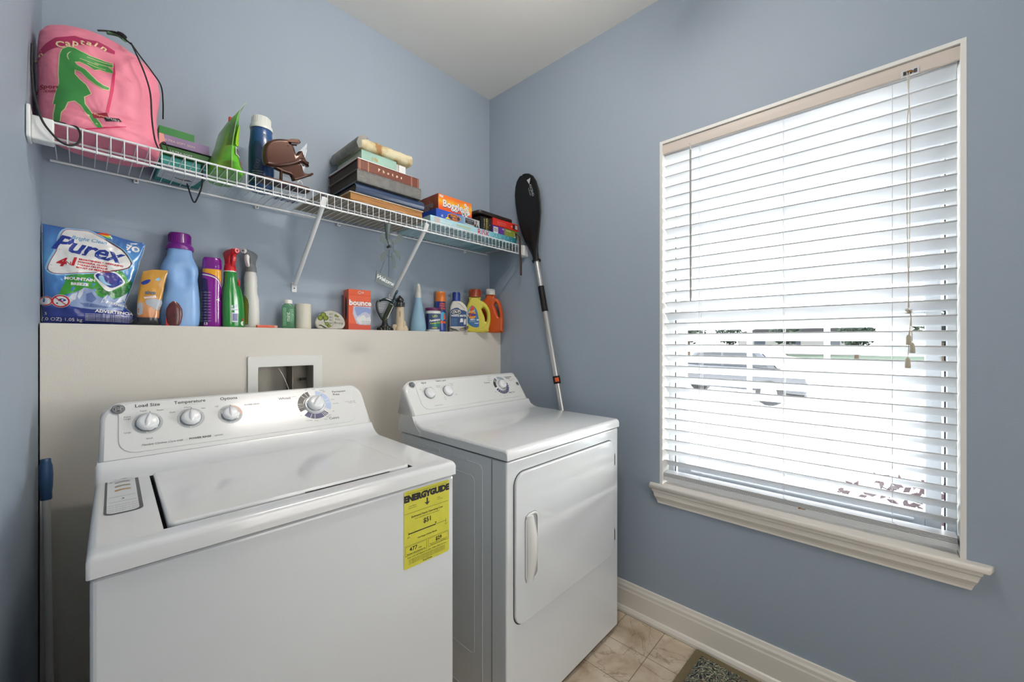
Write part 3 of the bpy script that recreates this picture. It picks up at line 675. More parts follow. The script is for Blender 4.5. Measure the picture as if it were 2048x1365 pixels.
# curved grip over the left half of the recess
gr = []
for k in range(13):
    t_ = k/12; z = z0+.006+(z1-z0-.012)*t_; b_ = sin(pi*t_)
    gr.append([(.081, -.004, z), (.083, -.010-.004*b_, z), (.100, -.016-.010*b_, z), (.108+.012*b_, -.014-.010*b_, z), (.106+.014*b_, -.009-.008*b_, z), (.095, -.006, z)])
mb.loft(gr, plas, True); mb.build('handle', door)
hm = M('hinge_metal', (110, 110, 112), .35, .8)
for z in (.747, .427):
    mb = MB(); mb.box((.6525, -.001, z-.025), (.659, .006, z+.025), hm); mb.tube([(.6555, -.0015, z-.02), (.6555, -.0015, z+.02)], .0025, hm, 8); mb.build('hinge', dr)

# ------------------------------------------------------------------ rug
rugm = bpy.data.materials.new('floral_rug_pile'); rugm.use_nodes = True; nt = rugm.node_tree; b = nt.nodes['Principled BSDF']; b.inputs['Roughness'].default_value = .95
t = nt.nodes.new('ShaderNodeTexCoord'); vz = nt.nodes.new('ShaderNodeTexNoise'); vz.inputs['Scale'].default_value = 24; vz.inputs['Distortion'].default_value = 3.5; vz.inputs['Detail'].default_value = 1
nt.links.new(t.outputs['Object'], vz.inputs[0]); r = nt.nodes.new('ShaderNodeValToRGB'); r.color_ramp.interpolation = 'CONSTANT'; e = r.color_ramp.elements
e[0].position = 0; e[0].color = (*lin((26, 34, 36)), 1); e[1].position = .40; e[1].color = (*lin((52, 74, 72)), 1)
for p, c in ((.46, (168, 158, 130)), (.52, (92, 110, 96)), (.56, (30, 36, 40)), (.62, (120, 92, 70)), (.66, (60, 84, 84))): x = e.new(p); x.color = (*lin(c), 1)
nt.links.new(vz.outputs[0], r.inputs[0]); nt.links.new(r.outputs[0], b.inputs['Base Color'])
rug = thing('rug', 'dark floral doormat with olive border on the tiles by the baseboard', 'rug', (1.468, -1.662, 0), radians(-2.5))
mb = MB(); mb.solid([rrect(-.235, -.62, .290, .435, .01)], .003, .002, M('rug_border_weave', (112, 100, 74), .95, noise_amt=.15, nscale=300, bump=.5, bscale=900), xy(.0032), True); mb.build('border', rug)
mb = MB(); mb.solid([rrect(-.205, -.59, .260, .405, .004)], .002, .001, rugm, xy(.0072), True); mb.build('pile', rug)

# ------------------------------------------------------------------ mop pole
dx = .0
mp_ = thing('mop', 'grey mop pole with navy grip leaning in the left corner by the washer', 'mop', (.016, -.17, 0))
polem = M('grey_pole_plastic', (212, 212, 208), .3); navy = M('navy_grip_rubber', (44, 78, 118), .4)
topz = .94
P0 = Vector((.012, -.085, .03)); P1 = Vector((-.003, .03, topz))
mb = MB(); mb.tube([tuple(P0), tuple(P0.lerp(P1, .90))], .0078, polem, 14); mb.build('pole', mp_)
d_ = (P1-P0).normalized(); q0 = P0.lerp(P1, .875)
R_ = [(0, .0098), (.004, .011), (.02, .0108), (.035, .0125), (.065, .0135), (.09, .0125), (.10, .010), (.108, .0098), (.109, .007)]
mb = MB(); A_ = d_.cross(Vector((1, 0, 0))).normalized(); B_ = d_.cross(A_)
mb.loft([[tuple(q0+d_*h+A_*r_*cos(2*pi*k/16)+B_*r_*sin(2*pi*k/16)) for k in range(16)] for h, r_ in R_], navy, True); mb.build('grip', mp_)
mb = MB(); mb.rings([(0, .045, .03, .02, -.085), (.03, .045, .03, .02, -.085), (.045, .02, .02, .012, -.085)], M('mop_yarn', (170, 168, 160), .9), 20); mb.build('mop_head', mp_)

# ------------------------------------------------------------------ kayak paddle leaning on the right wall
blk = M('paddle_black_plastic', (13, 13, 15), .5, spec=.3); alu = M('aluminium_shaft', (196, 196, 194), .32, .75); orn = M('orange_button', (214, 86, 30), .5)
pa = thing('kayak_paddle', 'black-bladed paddle with silver shaft leaning on the right wall', 'paddle', (RW-.10, -.62, 0))
# shaft line from photo: top joint (y -.403, z 1.69) to low (y -.583, z .90) on the plane x = 1.78
A0 = Vector((-.030+.10-.0, -.401+.62, 1.700)); A1 = Vector((-.030+.085, -.583+.62, .90))
dv = (A0-A1).normalized(); low = A1-dv*(.89/dv.z)*.985
mb = MB(); mb.tube([tuple(low), tuple(A0+dv*.02)], .0145, alu, 18); mb.build('shaft', pa)
g0, g1 = A1+dv*((1.41-.90)/dv.z), A1+dv*((1.548-.90)/dv.z)
mb = MB(); mb.tube([tuple(g0), tuple(g0+dv*.004), tuple(g1-dv*.004), tuple(g1)], .0168, blk, 18); mb.build('grip', pa)
f0 = A1+dv*((1.030-.90)/dv.z)
mb = MB(); mb.tube([tuple(f0), tuple(f0+dv*.040)], .0185, blk, 18); mb.build('ferrule', pa)
mb = MB(); oc = f0+dv*.02; nx = Vector((-.75, -.66, 0)).normalized(); sdv = nx.cross(dv).normalized(); nx = dv.cross(sdv)*-1 if dv.cross(sdv).dot(nx) < 0 else dv.cross(sdv)
mb.add([tuple(oc+nx*(.0192)+sdv*a+dv*b_) for a, b_ in ((-.009, -.010), (.009, -.010), (.009, .010), (-.009, .010))]+[tuple(oc+nx*.012+sdv*a+dv*b_) for a, b_ in ((-.012, -.012), (.012, -.012), (.012, .012), (-.012, .012))], [(0, 1, 2, 3), (0, 4, 5, 1), (1, 5, 6, 2), (2, 6, 7, 3), (3, 7, 4, 0)], orn); mb.build('button', pa)
mb = MB(); dc = A0-dv*.012; mb.tube([tuple(dc), tuple(dc+dv*.008)], .024, blk, 20); mb.build('drip_ring', pa)
# blade: stations along the shaft direction (t metres above the joint): (centre offset, half widths towards -y / +y, thickness)
side = Vector((0, -1, 0)); side = (side-dv*side.dot(dv)).normalized(); nrm = side.cross(dv).normalized()
st = [(-.004, .018, .018, .016), (.03, .022, .022, .016), (.07, .030, .036, .013), (.12, .048, .052, .010), (.18, .072, .066, .008), (.24, .092, .073, .007), (.30, .102, .076, .006), (.36, .104, .075, .0055), (.42, .096, .068, .005), (.46, .080, .056, .0045), (.487, .056, .040, .004), (.500, .034, .024, .003), (.507, .010, .008, .002)]
mb = MB(); rr = []
for t_, a, b_, th_ in st:
    c = A0+dv*t_; ring = []
    n = 10
    for sg in (1, -1):
        for k in range(n):
            x = (-1+2*k/(n-1))*sg; off = (a+b_)/2*x+(a-b_)/2
            ridge = .008*math.exp(-(off/.018)**2)*max(0, 1-t_/.42)
            h = th_*(1-x*x)**.5*sg*.5+(.006*(x*x)*min(1, t_/.2))+(ridge if sg > 0 else 0)+.0005*sg
            ring.append(tuple(c+side*off+nrm*h))
    rr.append(ring)
mb.loft(rr, blk, True)
lt = M('paddle_print', (196, 198, 200), .5)
bs = plane(A0+dv*.345, side, dv, nrm)
mb2 = mb; bump_ = .0095
mb2.flat([[(.034, .112), (.062, .112), (.046, .080)]], bs, lt, bump_); mb2.text('ASCEND', .020, bs, lt, (.055, .040), rot=radians(-84), d=bump_); mb2.text('Kayak paddle', .009, bs, lt, (.040, .038), rot=radians(-84), d=bump_)
mb.build('blade', pa)
# ------------------------------------------------------------------ outdoors, seen through the blind
GZ = -.45
asph = M('pale_concrete', (240, 239, 236), .9, noise_amt=.06, nscale=.8)  # pale colour raised so the ground bounces more light into the room
mb = MB(); mb.add([(RW+.14, -60, GZ), (90, -60, GZ), (90, 70, GZ), (RW+.14, 70, GZ)], [(0, 1, 2, 3)], asph); struct(mb, 'ground')
grass = M('lawn_green', (40, 58, 36), .95, noise_amt=.35, nscale=3)
for k, p in enumerate(([(9, 4.5), (16, 7), (15, 10.5), (9, 9.0)], [(20, 9), (34, 13), (33, 22), (19, 16)], [(38, -8), (60, -8), (60, 16), (38, 12)])):
    mb = MB(); mb.prism(p, GZ, GZ+.08, grass, lambda u, v, d=0: (u, v, d)); o = struct(mb, 'lawn')
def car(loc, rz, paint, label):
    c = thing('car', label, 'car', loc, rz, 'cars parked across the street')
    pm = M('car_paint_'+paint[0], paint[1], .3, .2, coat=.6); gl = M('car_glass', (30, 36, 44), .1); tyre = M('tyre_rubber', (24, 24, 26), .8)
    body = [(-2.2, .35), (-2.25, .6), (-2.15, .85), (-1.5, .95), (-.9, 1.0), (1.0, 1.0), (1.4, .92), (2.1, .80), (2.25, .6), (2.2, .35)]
    mb = MB(); mb.solid([body], .86, .12, pm, lambda u, v, d=0: (u, d, v), True); mb.build('body', c)
    mb = MB(); mb.solid([[(-1.55, .93), (-1.05, 1.42), (.2, 1.46), (.75, 1.38), (1.25, .93)]], .74, .10, pm, lambda u, v, d=0: (u, d, v), True); mb.build('roof', c)
    mb = MB()
    for s in (-1, 1): mb.prism([(-1.32, 1.0), (-.98, 1.36), (-.15, 1.39), (-.15, 1.0)][::1], .742, .748, gl, lambda u, v, d=0, s=s: (u, s*d, v)); mb.prism([(-.07, 1.0), (-.07, 1.39), (.6, 1.33), (1.02, 1.0)], .742, .748, gl, lambda u, v, d=0, s=s: (u, s*d, v))
    mb.add([(1.20, -.66, .98), (1.20, .66, .98), (.80, .60, 1.36), (.80, -.60, 1.36)], [(0, 1, 2, 3)], gl); mb.add([(-1.52, -.66, .98), (-1.52, .66, .98), (-1.12, .60, 1.38), (-1.12, -.60, 1.38)], [(0, 1, 2, 3)], gl)
    mb.build('window_glass', c)
    for x in (-1.4, 1.4):
        for s in (-1, 1):
            mb = MB(); mb.tube([(x, s*.66, .33), (x, s*.88, .33)], .33, tyre, 20); mb.tube([(x, s*.88, .33), (x, s*.885, .33)], .2, M('wheel_rim', (170, 172, 176), .3, .7), 16); mb.build('wheel', c)
    return c
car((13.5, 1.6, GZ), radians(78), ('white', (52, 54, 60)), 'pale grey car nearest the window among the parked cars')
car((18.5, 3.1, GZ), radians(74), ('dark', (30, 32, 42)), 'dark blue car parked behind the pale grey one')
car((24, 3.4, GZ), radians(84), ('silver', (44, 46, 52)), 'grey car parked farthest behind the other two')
leafm = M('tree_leaves', (34, 46, 32), .9, noise_amt=.4, nscale=3); trunkm = M('tree_bark', (80, 66, 54), .9)
def foliage(mb, c, r, n, sz, mat, rz=None):
    for _ in range(n):
        v = Vector((random.gauss(0, 1), random.gauss(0, 1), random.gauss(0, 1))).normalized()*(random.random()**.4)
        p = Vector(c)+Vector((v.x*r, v.y*r, v.z*(rz or r))); a = Vector((random.gauss(0, 1), random.gauss(0, 1), random.gauss(0, 1))).normalized(); b = a.orthogonal().normalized()*sz*.5; a = a*sz
        mb.add([tuple(p-a*.5), tuple(p+b*.5), tuple(p+a*.5), tuple(p-b*.5)], [(0, 1, 2, 3)], mat)
TL_ = ['distant green tree '+q for q in ('beyond the dark blue car', 'left of centre in the row, behind the nearer ones', 'at the left end of the lawn beyond the lot', 'right of the middle muntin bar', 'near the right edge of the window view', 'farthest right in the row', 'farthest left and tallest in the row', 'in the middle of the row, in front of the pale house')]
for k, (x, y, h) in enumerate(((40, 12, 4.5), (46, 17, 5.2), (37, 20, 4.0), (52, 6, 4.2), (48, 0, 3.8), (44, -5, 4.4), (55, 24, 6), (50, 11, 4))):
    t_ = thing('tree', TL_[k], 'tree', (x, y, GZ), 0, 'row of distant trees')
    mb = MB(); mb.tube([(0, 0, 0), (0, 0, h*.6)], .18, trunkm, 8, r1=.09); mb.build('trunk', t_)
    mb = MB(); foliage(mb, (0, 0, h*.62), h*.36, 420, .55, leafm, h*.32); mb.build('foliage', t_)
hw_ = M('house_siding', (120, 118, 114), .8); hr = M('house_shingle', (46, 44, 46), .9); wd_ = M('house_window', (50, 56, 64), .2)
for k, (x, y, wx, wy, h) in enumerate(((62, 6, 8, 12, 4.2), (64, -12, 8, 11, 4.5), (62, 28, 8, 12, 4.0))):
    h_ = thing('house', ('pale two-window house straight across the lot', 'pale house at the right of the distant row', 'pale house at the left of the distant row')[k], 'house', (x, y, GZ))
    mb = MB(); mb.box((-wx/2, -wy/2, 0), (wx/2, wy/2, h*.62), hw_); mb.build('wall', h_)
    mb = MB(); mb.prism([(-wy/2-.4, h*.62), (wy/2+.4, h*.62), (0, h)], -wx/2-.3, wx/2+.3, hr, lambda u, v, d=0: (d, u, v)); mb.build('roof', h_)
    for yy in (-wy*.3, 0, wy*.3): mb = MB(); mb.box((-wx/2-.03, yy-.6, 1), (-wx/2+.02, yy+.6, 2.2), wd_); mb.build('window', h_)
redl = M('red_leaves', (48, 26, 30), .8, noise_amt=.4, nscale=9)
sh = thing('shrub', 'red-leaved shrub just outside the lower right of the window', 'shrub', (3.9, -2.02, GZ))
mb = MB(); foliage(mb, (0, 0, .35), .62, 520, .085, redl, .42); mb.build('foliage', sh)
mb = MB()
for k in range(9): a = k*.7; mb.tube([(0, 0, 0), (.35*cos(a), .35*sin(a), .5)], .008, trunkm, 5)
mb.build('stem', sh)
blade = M('grass_blades', (44, 48, 38), .9)
for gx, gy, lb_ in ((3.3, -.42, 'tuft of ornamental grass outside the lower left of the window'), (3.2, -.95, 'tuft of ornamental grass outside the middle of the window')):
    g = thing('ornamental_grass', lb_, 'ornamental grass', (gx, gy, GZ)); mb = MB()
    for k in range(46):
        a = random.random()*6.28; l = .25+random.random()*.35; q = .1+random.random()*.25
        mb.tube(smooth_path([(0.03*cos(a), .03*sin(a), 0), (q*.4*cos(a), q*.4*sin(a), l*.7), (q*cos(a), q*sin(a), l)], 3), .004, blade, 3, r1=.001)
    mb.build('blades', g)
# ------------------------------------------------------------------ wire shelf
DZ_ = 1.790; wire = M('white_coated_wire', (226, 228, 230), .28, coat=.3)
sh = thing('wire_shelf', 'long white wire shelf fixed high across the back wall', 'shelf', (0, 0, DZ_))
YF, YB = -.305, -.012; XL, XR = .010, 1.796
for nm, y, z, r, x0, x1 in (('front_rail', YF, -.001, .0030, XL+.0, XR-.03), ('front_rail', YF-.0005, -.050, .0034, XL, XR-.03), ('back_rail', YB, -.009, .0036, .016, 1.775), ('support_rail', -.205, -.0055, .0028, XL+.006, XR-.02)):
    mb = MB(); mb.tube([(x0, y, z), (x1, y, z)], r, wire, 10); mb.build(nm, sh)
mb = MB(); mb.tube([(0, YB-.003, -.0035), (0, -.10, -.0025), (0, -.20, -.0022), (0, YF-.0035, -.0022), (0, YF-.0045, -.006), (0, YF-.0045, -.046), (0, YF-.0030, -.0535), (0, YF+.001, -.0535)], .00125, wire, 6)
f_ = mb.build('deck_wire', sh); f_.location = (.030, 0, 0)
k = 1
while .030+.0254*k < 1.768:
    c = f_.copy(); COL.objects.link(c); c.parent = sh; c.location = (.030+.0254*k, 0, 0); k += 1
brk = M('white_bracket_plastic', (226, 228, 228), .3)
mb = MB(); mb.solid([rrect(-.312, -.054, -.275, .003, .004)], .018, .003, brk, plane((.0155, 0, 0), (0, 1, 0), (0, 0, 1), (1, 0, 0)), True)
mb.solid([rrect(-.330, -.058, -.27, .020, .006)], .0035, .002, brk, plane((-.0060, 0, 0), (0, 1, 0), (0, 0, 1), (1, 0, 0)), True); mb.build('end_bracket', sh)
mb = MB(); mb.solid([rrect(-.318, -.060, -.27, .006, .005)], .004, .002, brk, plane((1.801, 0, 0), (0, 1, 0), (0, 0, 1), (1, 0, 0)), True)
mb.solid([rrect(-.313, -.056, -.28, .003, .005)], .014, .003, brk, plane((1.784, 0, 0), (0, 1, 0), (0, 0, 1), (1, 0, 0)), True); mb.build('end_bracket', sh)
for x in (.20, .542, .862, 1.60):
    mb = MB(); mb.box((x-.006, -.017, -.024), (x+.006, -.001, -.0125), brk); mb.tube([(x, -.018, -.018), (x, -.0195, -.018)], .003, chrome, 10); mb.build('wall_clip', sh, bevel=.0015)
for x, zb_ in ((.680, 1.487), (1.125, 1.475)):
    b_ = MB(); zz = zb_-DZ_
    b_.tube([(x, -.010, zz), (x, -.295, -.040)], .0085, brk, 14)
    b_.add([(x-.010, -.295, -.045), (x+.010, -.295, -.045), (x+.010, -.311, -.018), (x-.010, -.311, -.018), (x-.008, -.290, -.036), (x+.008, -.290, -.036), (x+.008, -.303, -.012), (x-.008, -.303, -.012)], [(0, 1, 2, 3), (4, 7, 6, 5), (0, 4, 5, 1), (1, 5, 6, 2), (2, 6, 7, 3), (3, 7, 4, 0)], brk)
    br_ = b_.build('support_brace', sh)
    mb = MB(); mb.solid([rrect(x-.010, zz-.032, x+.010, zz+.010, .004)], .0015, .001, brk, xz(-.002), True); mb.tube([(x, -.003, zz-.016), (x, -.005, zz-.016)], .0026, dark_gap, 10); mb.build('wall_plate', br_)

SZ = DZ_+.0004                                     # items rest here
def AX(pts, ox, oy, sc, Y): return [ray_at(ox+p[0]/sc, oy+p[1]/sc, Y) for p in pts]

# ------------------------------------------------------------------ pink drawstring bag
pink = M('pink_nylon', (234, 134, 156), .55, bump=.25, bscale=35, coat=.0)
_n = pink.node_tree.nodes
for q_ in _n:
    if q_.type == 'BUMP': q_.inputs['Strength'].default_value = .8; q_.inputs['Distance'].default_value = .012
    if q_.type == 'TEX_NOISE': q_.inputs['Scale'].default_value = 9; q_.inputs['Distortion'].default_value = 1.6; q_.inputs['Detail'].default_value = 2
rootP = (.115, -.19, SZ)
bag = thing('drawstring_bag', 'bulging pink drawstring bag with green figure print at the left end of the wire shelf', 'bag', rootP)
TB = [(0, .030, .228, .105), (.006, .012, .236, .112), (.03, .004, .240, .114), (.07, .002, .234, .112), (.12, .002, .232, .109), (.17, .001, .238, .106), (.20, .001, .240, .100), (.23, .002, .236, .092), (.255, .004, .222, .080), (.275, .014, .200, .066), (.292, .036, .172, .048), (.303, .062, .145, .030), (.309, .085, .12, .012)]
def tb(z):
    z = max(0, min(.309, z))
    for a, b in zip(TB, TB[1:]):
        if z <= b[0]: t = (z-a[0])/(b[0]-a[0]); return [a[i]+(b[i]-a[i])*t for i in (1, 2, 3)]
    return TB[-1][1:]
def wr(x, y, z):
    n_ = noise.noise(Vector((x*9, y*9+3, z*7)))*.014+noise.noise(Vector((x*20+z*14+5, y*20, z*9-x*12)))*.007-abs(noise.noise(Vector((x*14-z*8, y*9+9, z*16+x*9))))*.010
    dx_, dz_ = x-.085, z-.285; r_ = hypot(dx_, dz_); n_ += .007*sin(11*atan2(dz_, dx_)+3*noise.noise(Vector((x*8, z*8, 4))))*math.exp(-r_/.07)*min(1, r_/.02)-.006*math.exp(-((z-.055-.12*x)/.006)**2)-.004*math.exp(-((z-.030+.10*x)/.005)**2)
    f = min(1, z/.03, max(0, .318-z)/.03); return n_*f
def bagfront(x, z, d=0):
    """x, z relative to the bag; y on its front skin"""
    x0, x1, ry = tb(z); cx, rx = (x0+x1)/2-rootP[0], (x1-x0)/2
    q = min(.999, abs((x-cx)/rx)); y = -ry*(1-q**2.5)**(1/2.5)
    return (x, y-d-max(0, 1-q*q)*wr(x, y, z)-.0004, z)
mb = MB(); R_ = []; n = 120
zs = [0, .004, .010, .018]+[.025+.0035*k for k in range(80)]+[.306, .309]
for z in zs:
    x0, x1, ry = tb(z); cx, rx = (x0+x1)/2-rootP[0], (x1-x0)/2; r = []
    for k in range(n):
        a = 2*pi*k/n; c_, s_ = cos(a), sin(a); e = 2.5
        X = rx*math.copysign(abs(c_)**(2/e), c_); Y = ry*math.copysign(abs(s_)**(2/e), s_)
        q = abs(X/rx); yy = Y+(-1 if Y < 0 else .3)*max(0, 1-q*q)*wr(X+cx, Y, z)
        r.append((X+cx, yy, z))
    R_.append(r)
mb.loft(R_, pink, True)
mag = M('magenta_print', (176, 44, 92), .55); grn = M('green_print', (62, 142, 70), .55); crm = M('cream_print', (236, 214, 168), .55); mgl = M('crimson_print', (205, 36, 92), .55); drd = M('dark_red_print', (150, 28, 50), .5)
def BP(pts): return [(x-rootP[0], z-SZ) for x, z in AX(pts, 0, 0, 4.015, -.285)]
sil_ = [(500, 375), (545, 358), (600, 375), (650, 410), (720, 445), (800, 470), (905, 515), (905, 545), (870, 540), (904, 575), (905, 600), (850, 580), (800, 560), (760, 572), (700, 530), (640, 500), (600, 500), (620, 530), (680, 570), (730, 620), (780, 675), (830, 710), (878, 722), (870, 740), (820, 735), (770, 705), (700, 645), (650, 590), (600, 565), (600, 600), (640, 650), (690, 700), (730, 775), (675, 795), (680, 850), (720, 900), (760, 950), (800, 1000), (825, 1045), (780, 1042), (740, 980), (700, 930), (650, 860), (600, 820), (545, 825), (520, 870), (490, 900), (475, 985), (425, 975), (430, 900), (445, 830), (425, 825), (450, 720), (475, 660), (470, 580), (475, 480), (480, 420)]
g2 = BP(sil_); cxx = sum(p[0] for p in g2)/len(g2); czz = sum(p[1] for p in g2)/len(g2)
def grow(P, w_):
    o = []; N = len(P)
    for i in range(N):
        a, b = Vector(P[i-1]), Vector(P[(i+1) % N]); t = (b-a).normalized(); nn = Vector((t.y, -t.x)); o.append((P[i][0]+nn.x*w_, P[i][1]+nn.y*w_))
    return o
def area2(P): return sum(P[i-1][0]*P[i][1]-P[i][0]*P[i-1][1] for i in range(len(P)))
sg = 1 if area2(g2) > 0 else -1
mb.flat([grow(g2, .0016*sg)], bagfront, crm, .0006, .008)
mb.flat([g2], bagfront, grn, .0011, .008)
for q_ in ([(700, 455), (800, 485), (905, 522)], [(760, 500), (830, 520), (905, 548)], [(700, 510), (770, 540), (850, 562)], [(640, 470), (720, 500), (790, 520)]):
    a_ = BP(q_); mb.flat([a_+[(p[0], p[1]-.0012) for p in a_[::-1]]], bagfront, crm, .0016, .01)
mb.flat([smooth_path(BP([(560, 410), (540, 425), (538, 450), (550, 475)]), 3)+smooth_path(BP([(556, 475), (546, 450), (548, 430), (575, 405)]), 3)], bagfront, crm, .0016, .01)
mb.flat([BP([(262, 392), (300, 330), (360, 290), (440, 262), (520, 262), (600, 256), (680, 285), (780, 305), (860, 345), (925, 395), (922, 428), (870, 412), (800, 372), (740, 352), (640, 350), (560, 345), (440, 352), (380, 362), (330, 380), (290, 405)])], bagfront, mag, .0006, .008)
for ch_, (px_, py_), ro in (('C', (485, 330), 6), ('a', (548, 328), 0), ('p', (600, 332), -4), ('t', (655, 330), -8), ('a', (706, 335), -10), ('i', (760, 338), -14), ('n', (800, 362), -22), ):
    pass
seq = [('C', 480, 332, 8), ('a', 545, 330, 3), ('p', 606, 330, -3), ('t', 662, 325, -8), ('a', 718, 338, -14), ('i', 772, 350, -20), ('n', 838, 382, -26)]
for ch_, px_, py_, ro in seq:
    p = BP([(px_, py_)])[0]; mb.text(ch_, .0235, bagfront, crm, p, radians(ro), d=.0012, bold=.0006, edge=.008)
for ch_, px_, py_, ro in (('i', 275, 378, 30), ('n', 312, 365, 22)):
    p = BP([(px_, py_)])[0]; mb.text(ch_, .018, bagfront, crm, p, radians(ro), d=.0012, bold=.0006, edge=.008)
p = BP([(372, 662)])[0]; mb.text('xSport', .0150, bagfront, drd, p, radians(-1), d=.0008, bold=.0003, edge=.008)
p = BP([(402, 706)])[0]; mb.text('.com', .0125, bagfront, drd, p, radians(-2), d=.0008, bold=.0002, edge=.008)
mb.flat([BP([(918, 500), (925, 600), (912, 740), (872, 925), (850, 915), (880, 780), (902, 620)])], bagfront, mgl, .0008, .008)
mb.flat([BP([(640, 1052), (800, 1040), (1010, 1030), (1012, 1038), (800, 1052), (640, 1060)])], bagfront, mgl, .0008, .008)
mb.flat([BP([(738, 925), (858, 925), (872, 962), (752, 965)])], bagfront, drd, .0014, .008); p = BP([(805, 944)])[0]; mb.text('Playtex', .0078, bagfront, crm, p, radians(-4), d=.0019, edge=.008)
mb.flat([BP([(832, 962), (955, 962), (978, 995), (850, 996)])], bagfront, black, .0014, .008); p = BP([(905, 980)])[0]; mb.text('SPORT', .0085, bagfront, white, p, radians(-3), d=.0019, edge=.008)
mb.build('body', bag)
cordb = M('black_cord', (22, 22, 24), .7)
def at3(px, py, Y): x, z = ray_at(px, py, Y); return (x-rootP[0], Y-rootP[1], z-SZ)
mb = MB(); gq = M('green_lining', (70, 120, 84), .5)
mb.tube(smooth_path([at3(214, 65, -.205), at3(226, 67, -.205), at3(238, 71, -.21), at3(250, 80, -.225)]), .007, gq, 10, flat=.005); mb.build('lining', bag)
mb = MB(); mb.tube(smooth_path([at3(196, 61, -.22), at3(215, 62, -.21), at3(235, 66, -.22), at3(252, 80, -.25), at3(262, 88, -.28)]), .0022, cordb, 8)
mb.tube(smooth_path([at3(236, 66, -.23), at3(243, 68, -.235), at3(250, 74, -.25)]), .0045, cordb, 8); mb.build('drawstring', bag)
mb = MB(); mb.tube(smooth_path([at3(262, 86, -.285), at3(278, 120, -.30), at3(292, 155, -.300), at3(301, 190, -.303), at3(304, 240, -.305), at3(310, 280, -.309), at3(319, 301, -.303)]), .0020, cordb, 8); mb.build('drawstring', bag)
mb = MB(); mb.tube(smooth_path([at3(262, 86, -.283), at3(280, 112, -.28), at3(305, 145, -.24), at3(322, 172, -.20), at3(326, 205, -.16), at3(326, 238, -.10)]), .0018, cordb, 8); mb.build('drawstring', bag)
mb = MB(); mb.tube(smooth_path([at3(64, 88, -.27), at3(63, 130, -.288), at3(66, 175, -.300), at3(72, 205, -.314), at3(84, 240, -.324), at3(100, 263, -.324), at3(120, 283, -.320), at3(140, 291, -.318), at3(156, 286, -.317), at3(161, 270, -.314), at3(154, 255, -.309), at3(140, 252, -.300)]), .0024, cordb, 8)
mb.tube(smooth_path([at3(84, 236, -.31), at3(110, 242, -.308), at3(132, 248, -.305)]), .0018, cordb, 6); mb.build('drawstring', bag)
mb = MB(); mb.tube(smooth_path([at3(324, 298, -.28), at3(322, 288, -.275), at3(330, 285, -.27), at3(335, 298, -.28), at3(336, 304, -.28)]), .0018, cordb, 8); mb.build('drawstring', bag)
mb = MB(); mb.tube(smooth_path([at3(404, 330, -.195), at3(405, 350, -.194), at3(403, 375, -.19), at3(394, 398, -.185), at3(389, 405, -.18), at3(384, 398, -.17), at3(377, 377, -.15), at3(374, 368, -.14)]), .0022, cordb, 8); lp = mb.build('hanging_cord', None)
lp.location = rootP; tag(lp, 'thin black cord looping down below the wire shelf right of the pink bag', 'cord')

# ------------------------------------------------------------------ boxes and packets on the shelf
def packet(name, label, cat, x0, x1, y0, y1, z0, z1, mat, group=None, parts=True, bev=.0012, deco=None, rz=0):
    o = thing(name, label, cat, ((x0+x1)/2, (y0+y1)/2, z0), rz, group)
    w_, d_, h_ = (x1-x0)/2, (y1-y0)/2, z1-z0
    mb = MB(); mb.box((-w_, -d_, 0), (w_, d_, h_), mat)
    if deco: deco(mb, w_, d_, h_)
    mb.build('box', o, bevel=bev); return o
teal = M('teal_card', (22, 128, 122), .45); gcard = M('green_card', (44, 128, 54), .4, noise_amt=.12, nscale=20); gcard2 = M('dark_green_card', (48, 104, 44), .4, noise_amt=.12, nscale=20); pur = M('lilac_card', (142, 122, 162), .35, noise_amt=.15, nscale=14); dpur = M('dark_violet_card', (62, 52, 70), .4)
cardw = M('printed_white_card', (206, 212, 216), .5)
def d_teal(mb, w_, d_, h_):
    fn = xz(-d_-.0003); mb.flat([[(-w_, h_*.45), (w_, h_*.40), (w_, h_*.5), (-w_, h_*.58)]], fn, M('pale_teal_print', (150, 196, 190), .5))
    un = plane((0, 0, -.0004), (1, 0, 0), (0, 1, 0), (0, 0, -1)); mb.flat([[(-w_+.004, -d_+.004), (w_-.004, -d_+.004), (w_-.02, d_-.03), (w_-.04, d_-.02), (-w_+.004, d_-.05)]], un, cardw)
    for k in range(4):
        for j in range(3): mb.flat([[(-w_+.014+k*.027, -d_+.02+j*.04), (-w_+.034+k*.027, -d_+.02+j*.04), (-w_+.034+k*.027, -d_+.022+j*.04), (-w_+.014+k*.027, -d_+.022+j*.04)]], un, grey_ink, .0008)
    mb.flat([smooth_loop([(-.02, .0), (0, .012), (.02, .004), (.03, .016), (.01, .022), (-.01, .014)], 3)], un, M('brown_print', (112, 92, 84), .5), .0008)
grey_ink = M('grey_ink', (110, 130, 146), .6)
packet('carton', 'flat teal carton with white printed underside, lowest of the stack beside the pink bag', 'box', .242, .362, -.190, -.012, SZ, SZ+.030, teal, 'packages stacked beside the pink bag', deco=d_teal)
def flap(mb, w_, d_, h_, mat, z, ext=.010):
    mb.prism([(-w_+.003, -d_-.012), (w_+ext, -d_-.012), (w_+ext*.6, -d_), (-w_+.003, -d_)], z, z+.0012, mat, lambda u, v, d=0: (u, v, d))
def d_g2(mb, w_, d_, h_):
    flap(mb, w_, d_, h_, gcard2, .002, .006); fn = xz(-d_-.0003); mb.text('ULTRA-SOFT', .0095, fn, cardw, (-.012, h_*.55), d=.0003)
packet('carton', 'dark green carton with white lettering, second from the bottom beside the pink bag', 'box', .242, .366, -.185, -.012, SZ+.0305, SZ+.062, gcard2, 'packages stacked beside the pink bag', deco=d_g2)
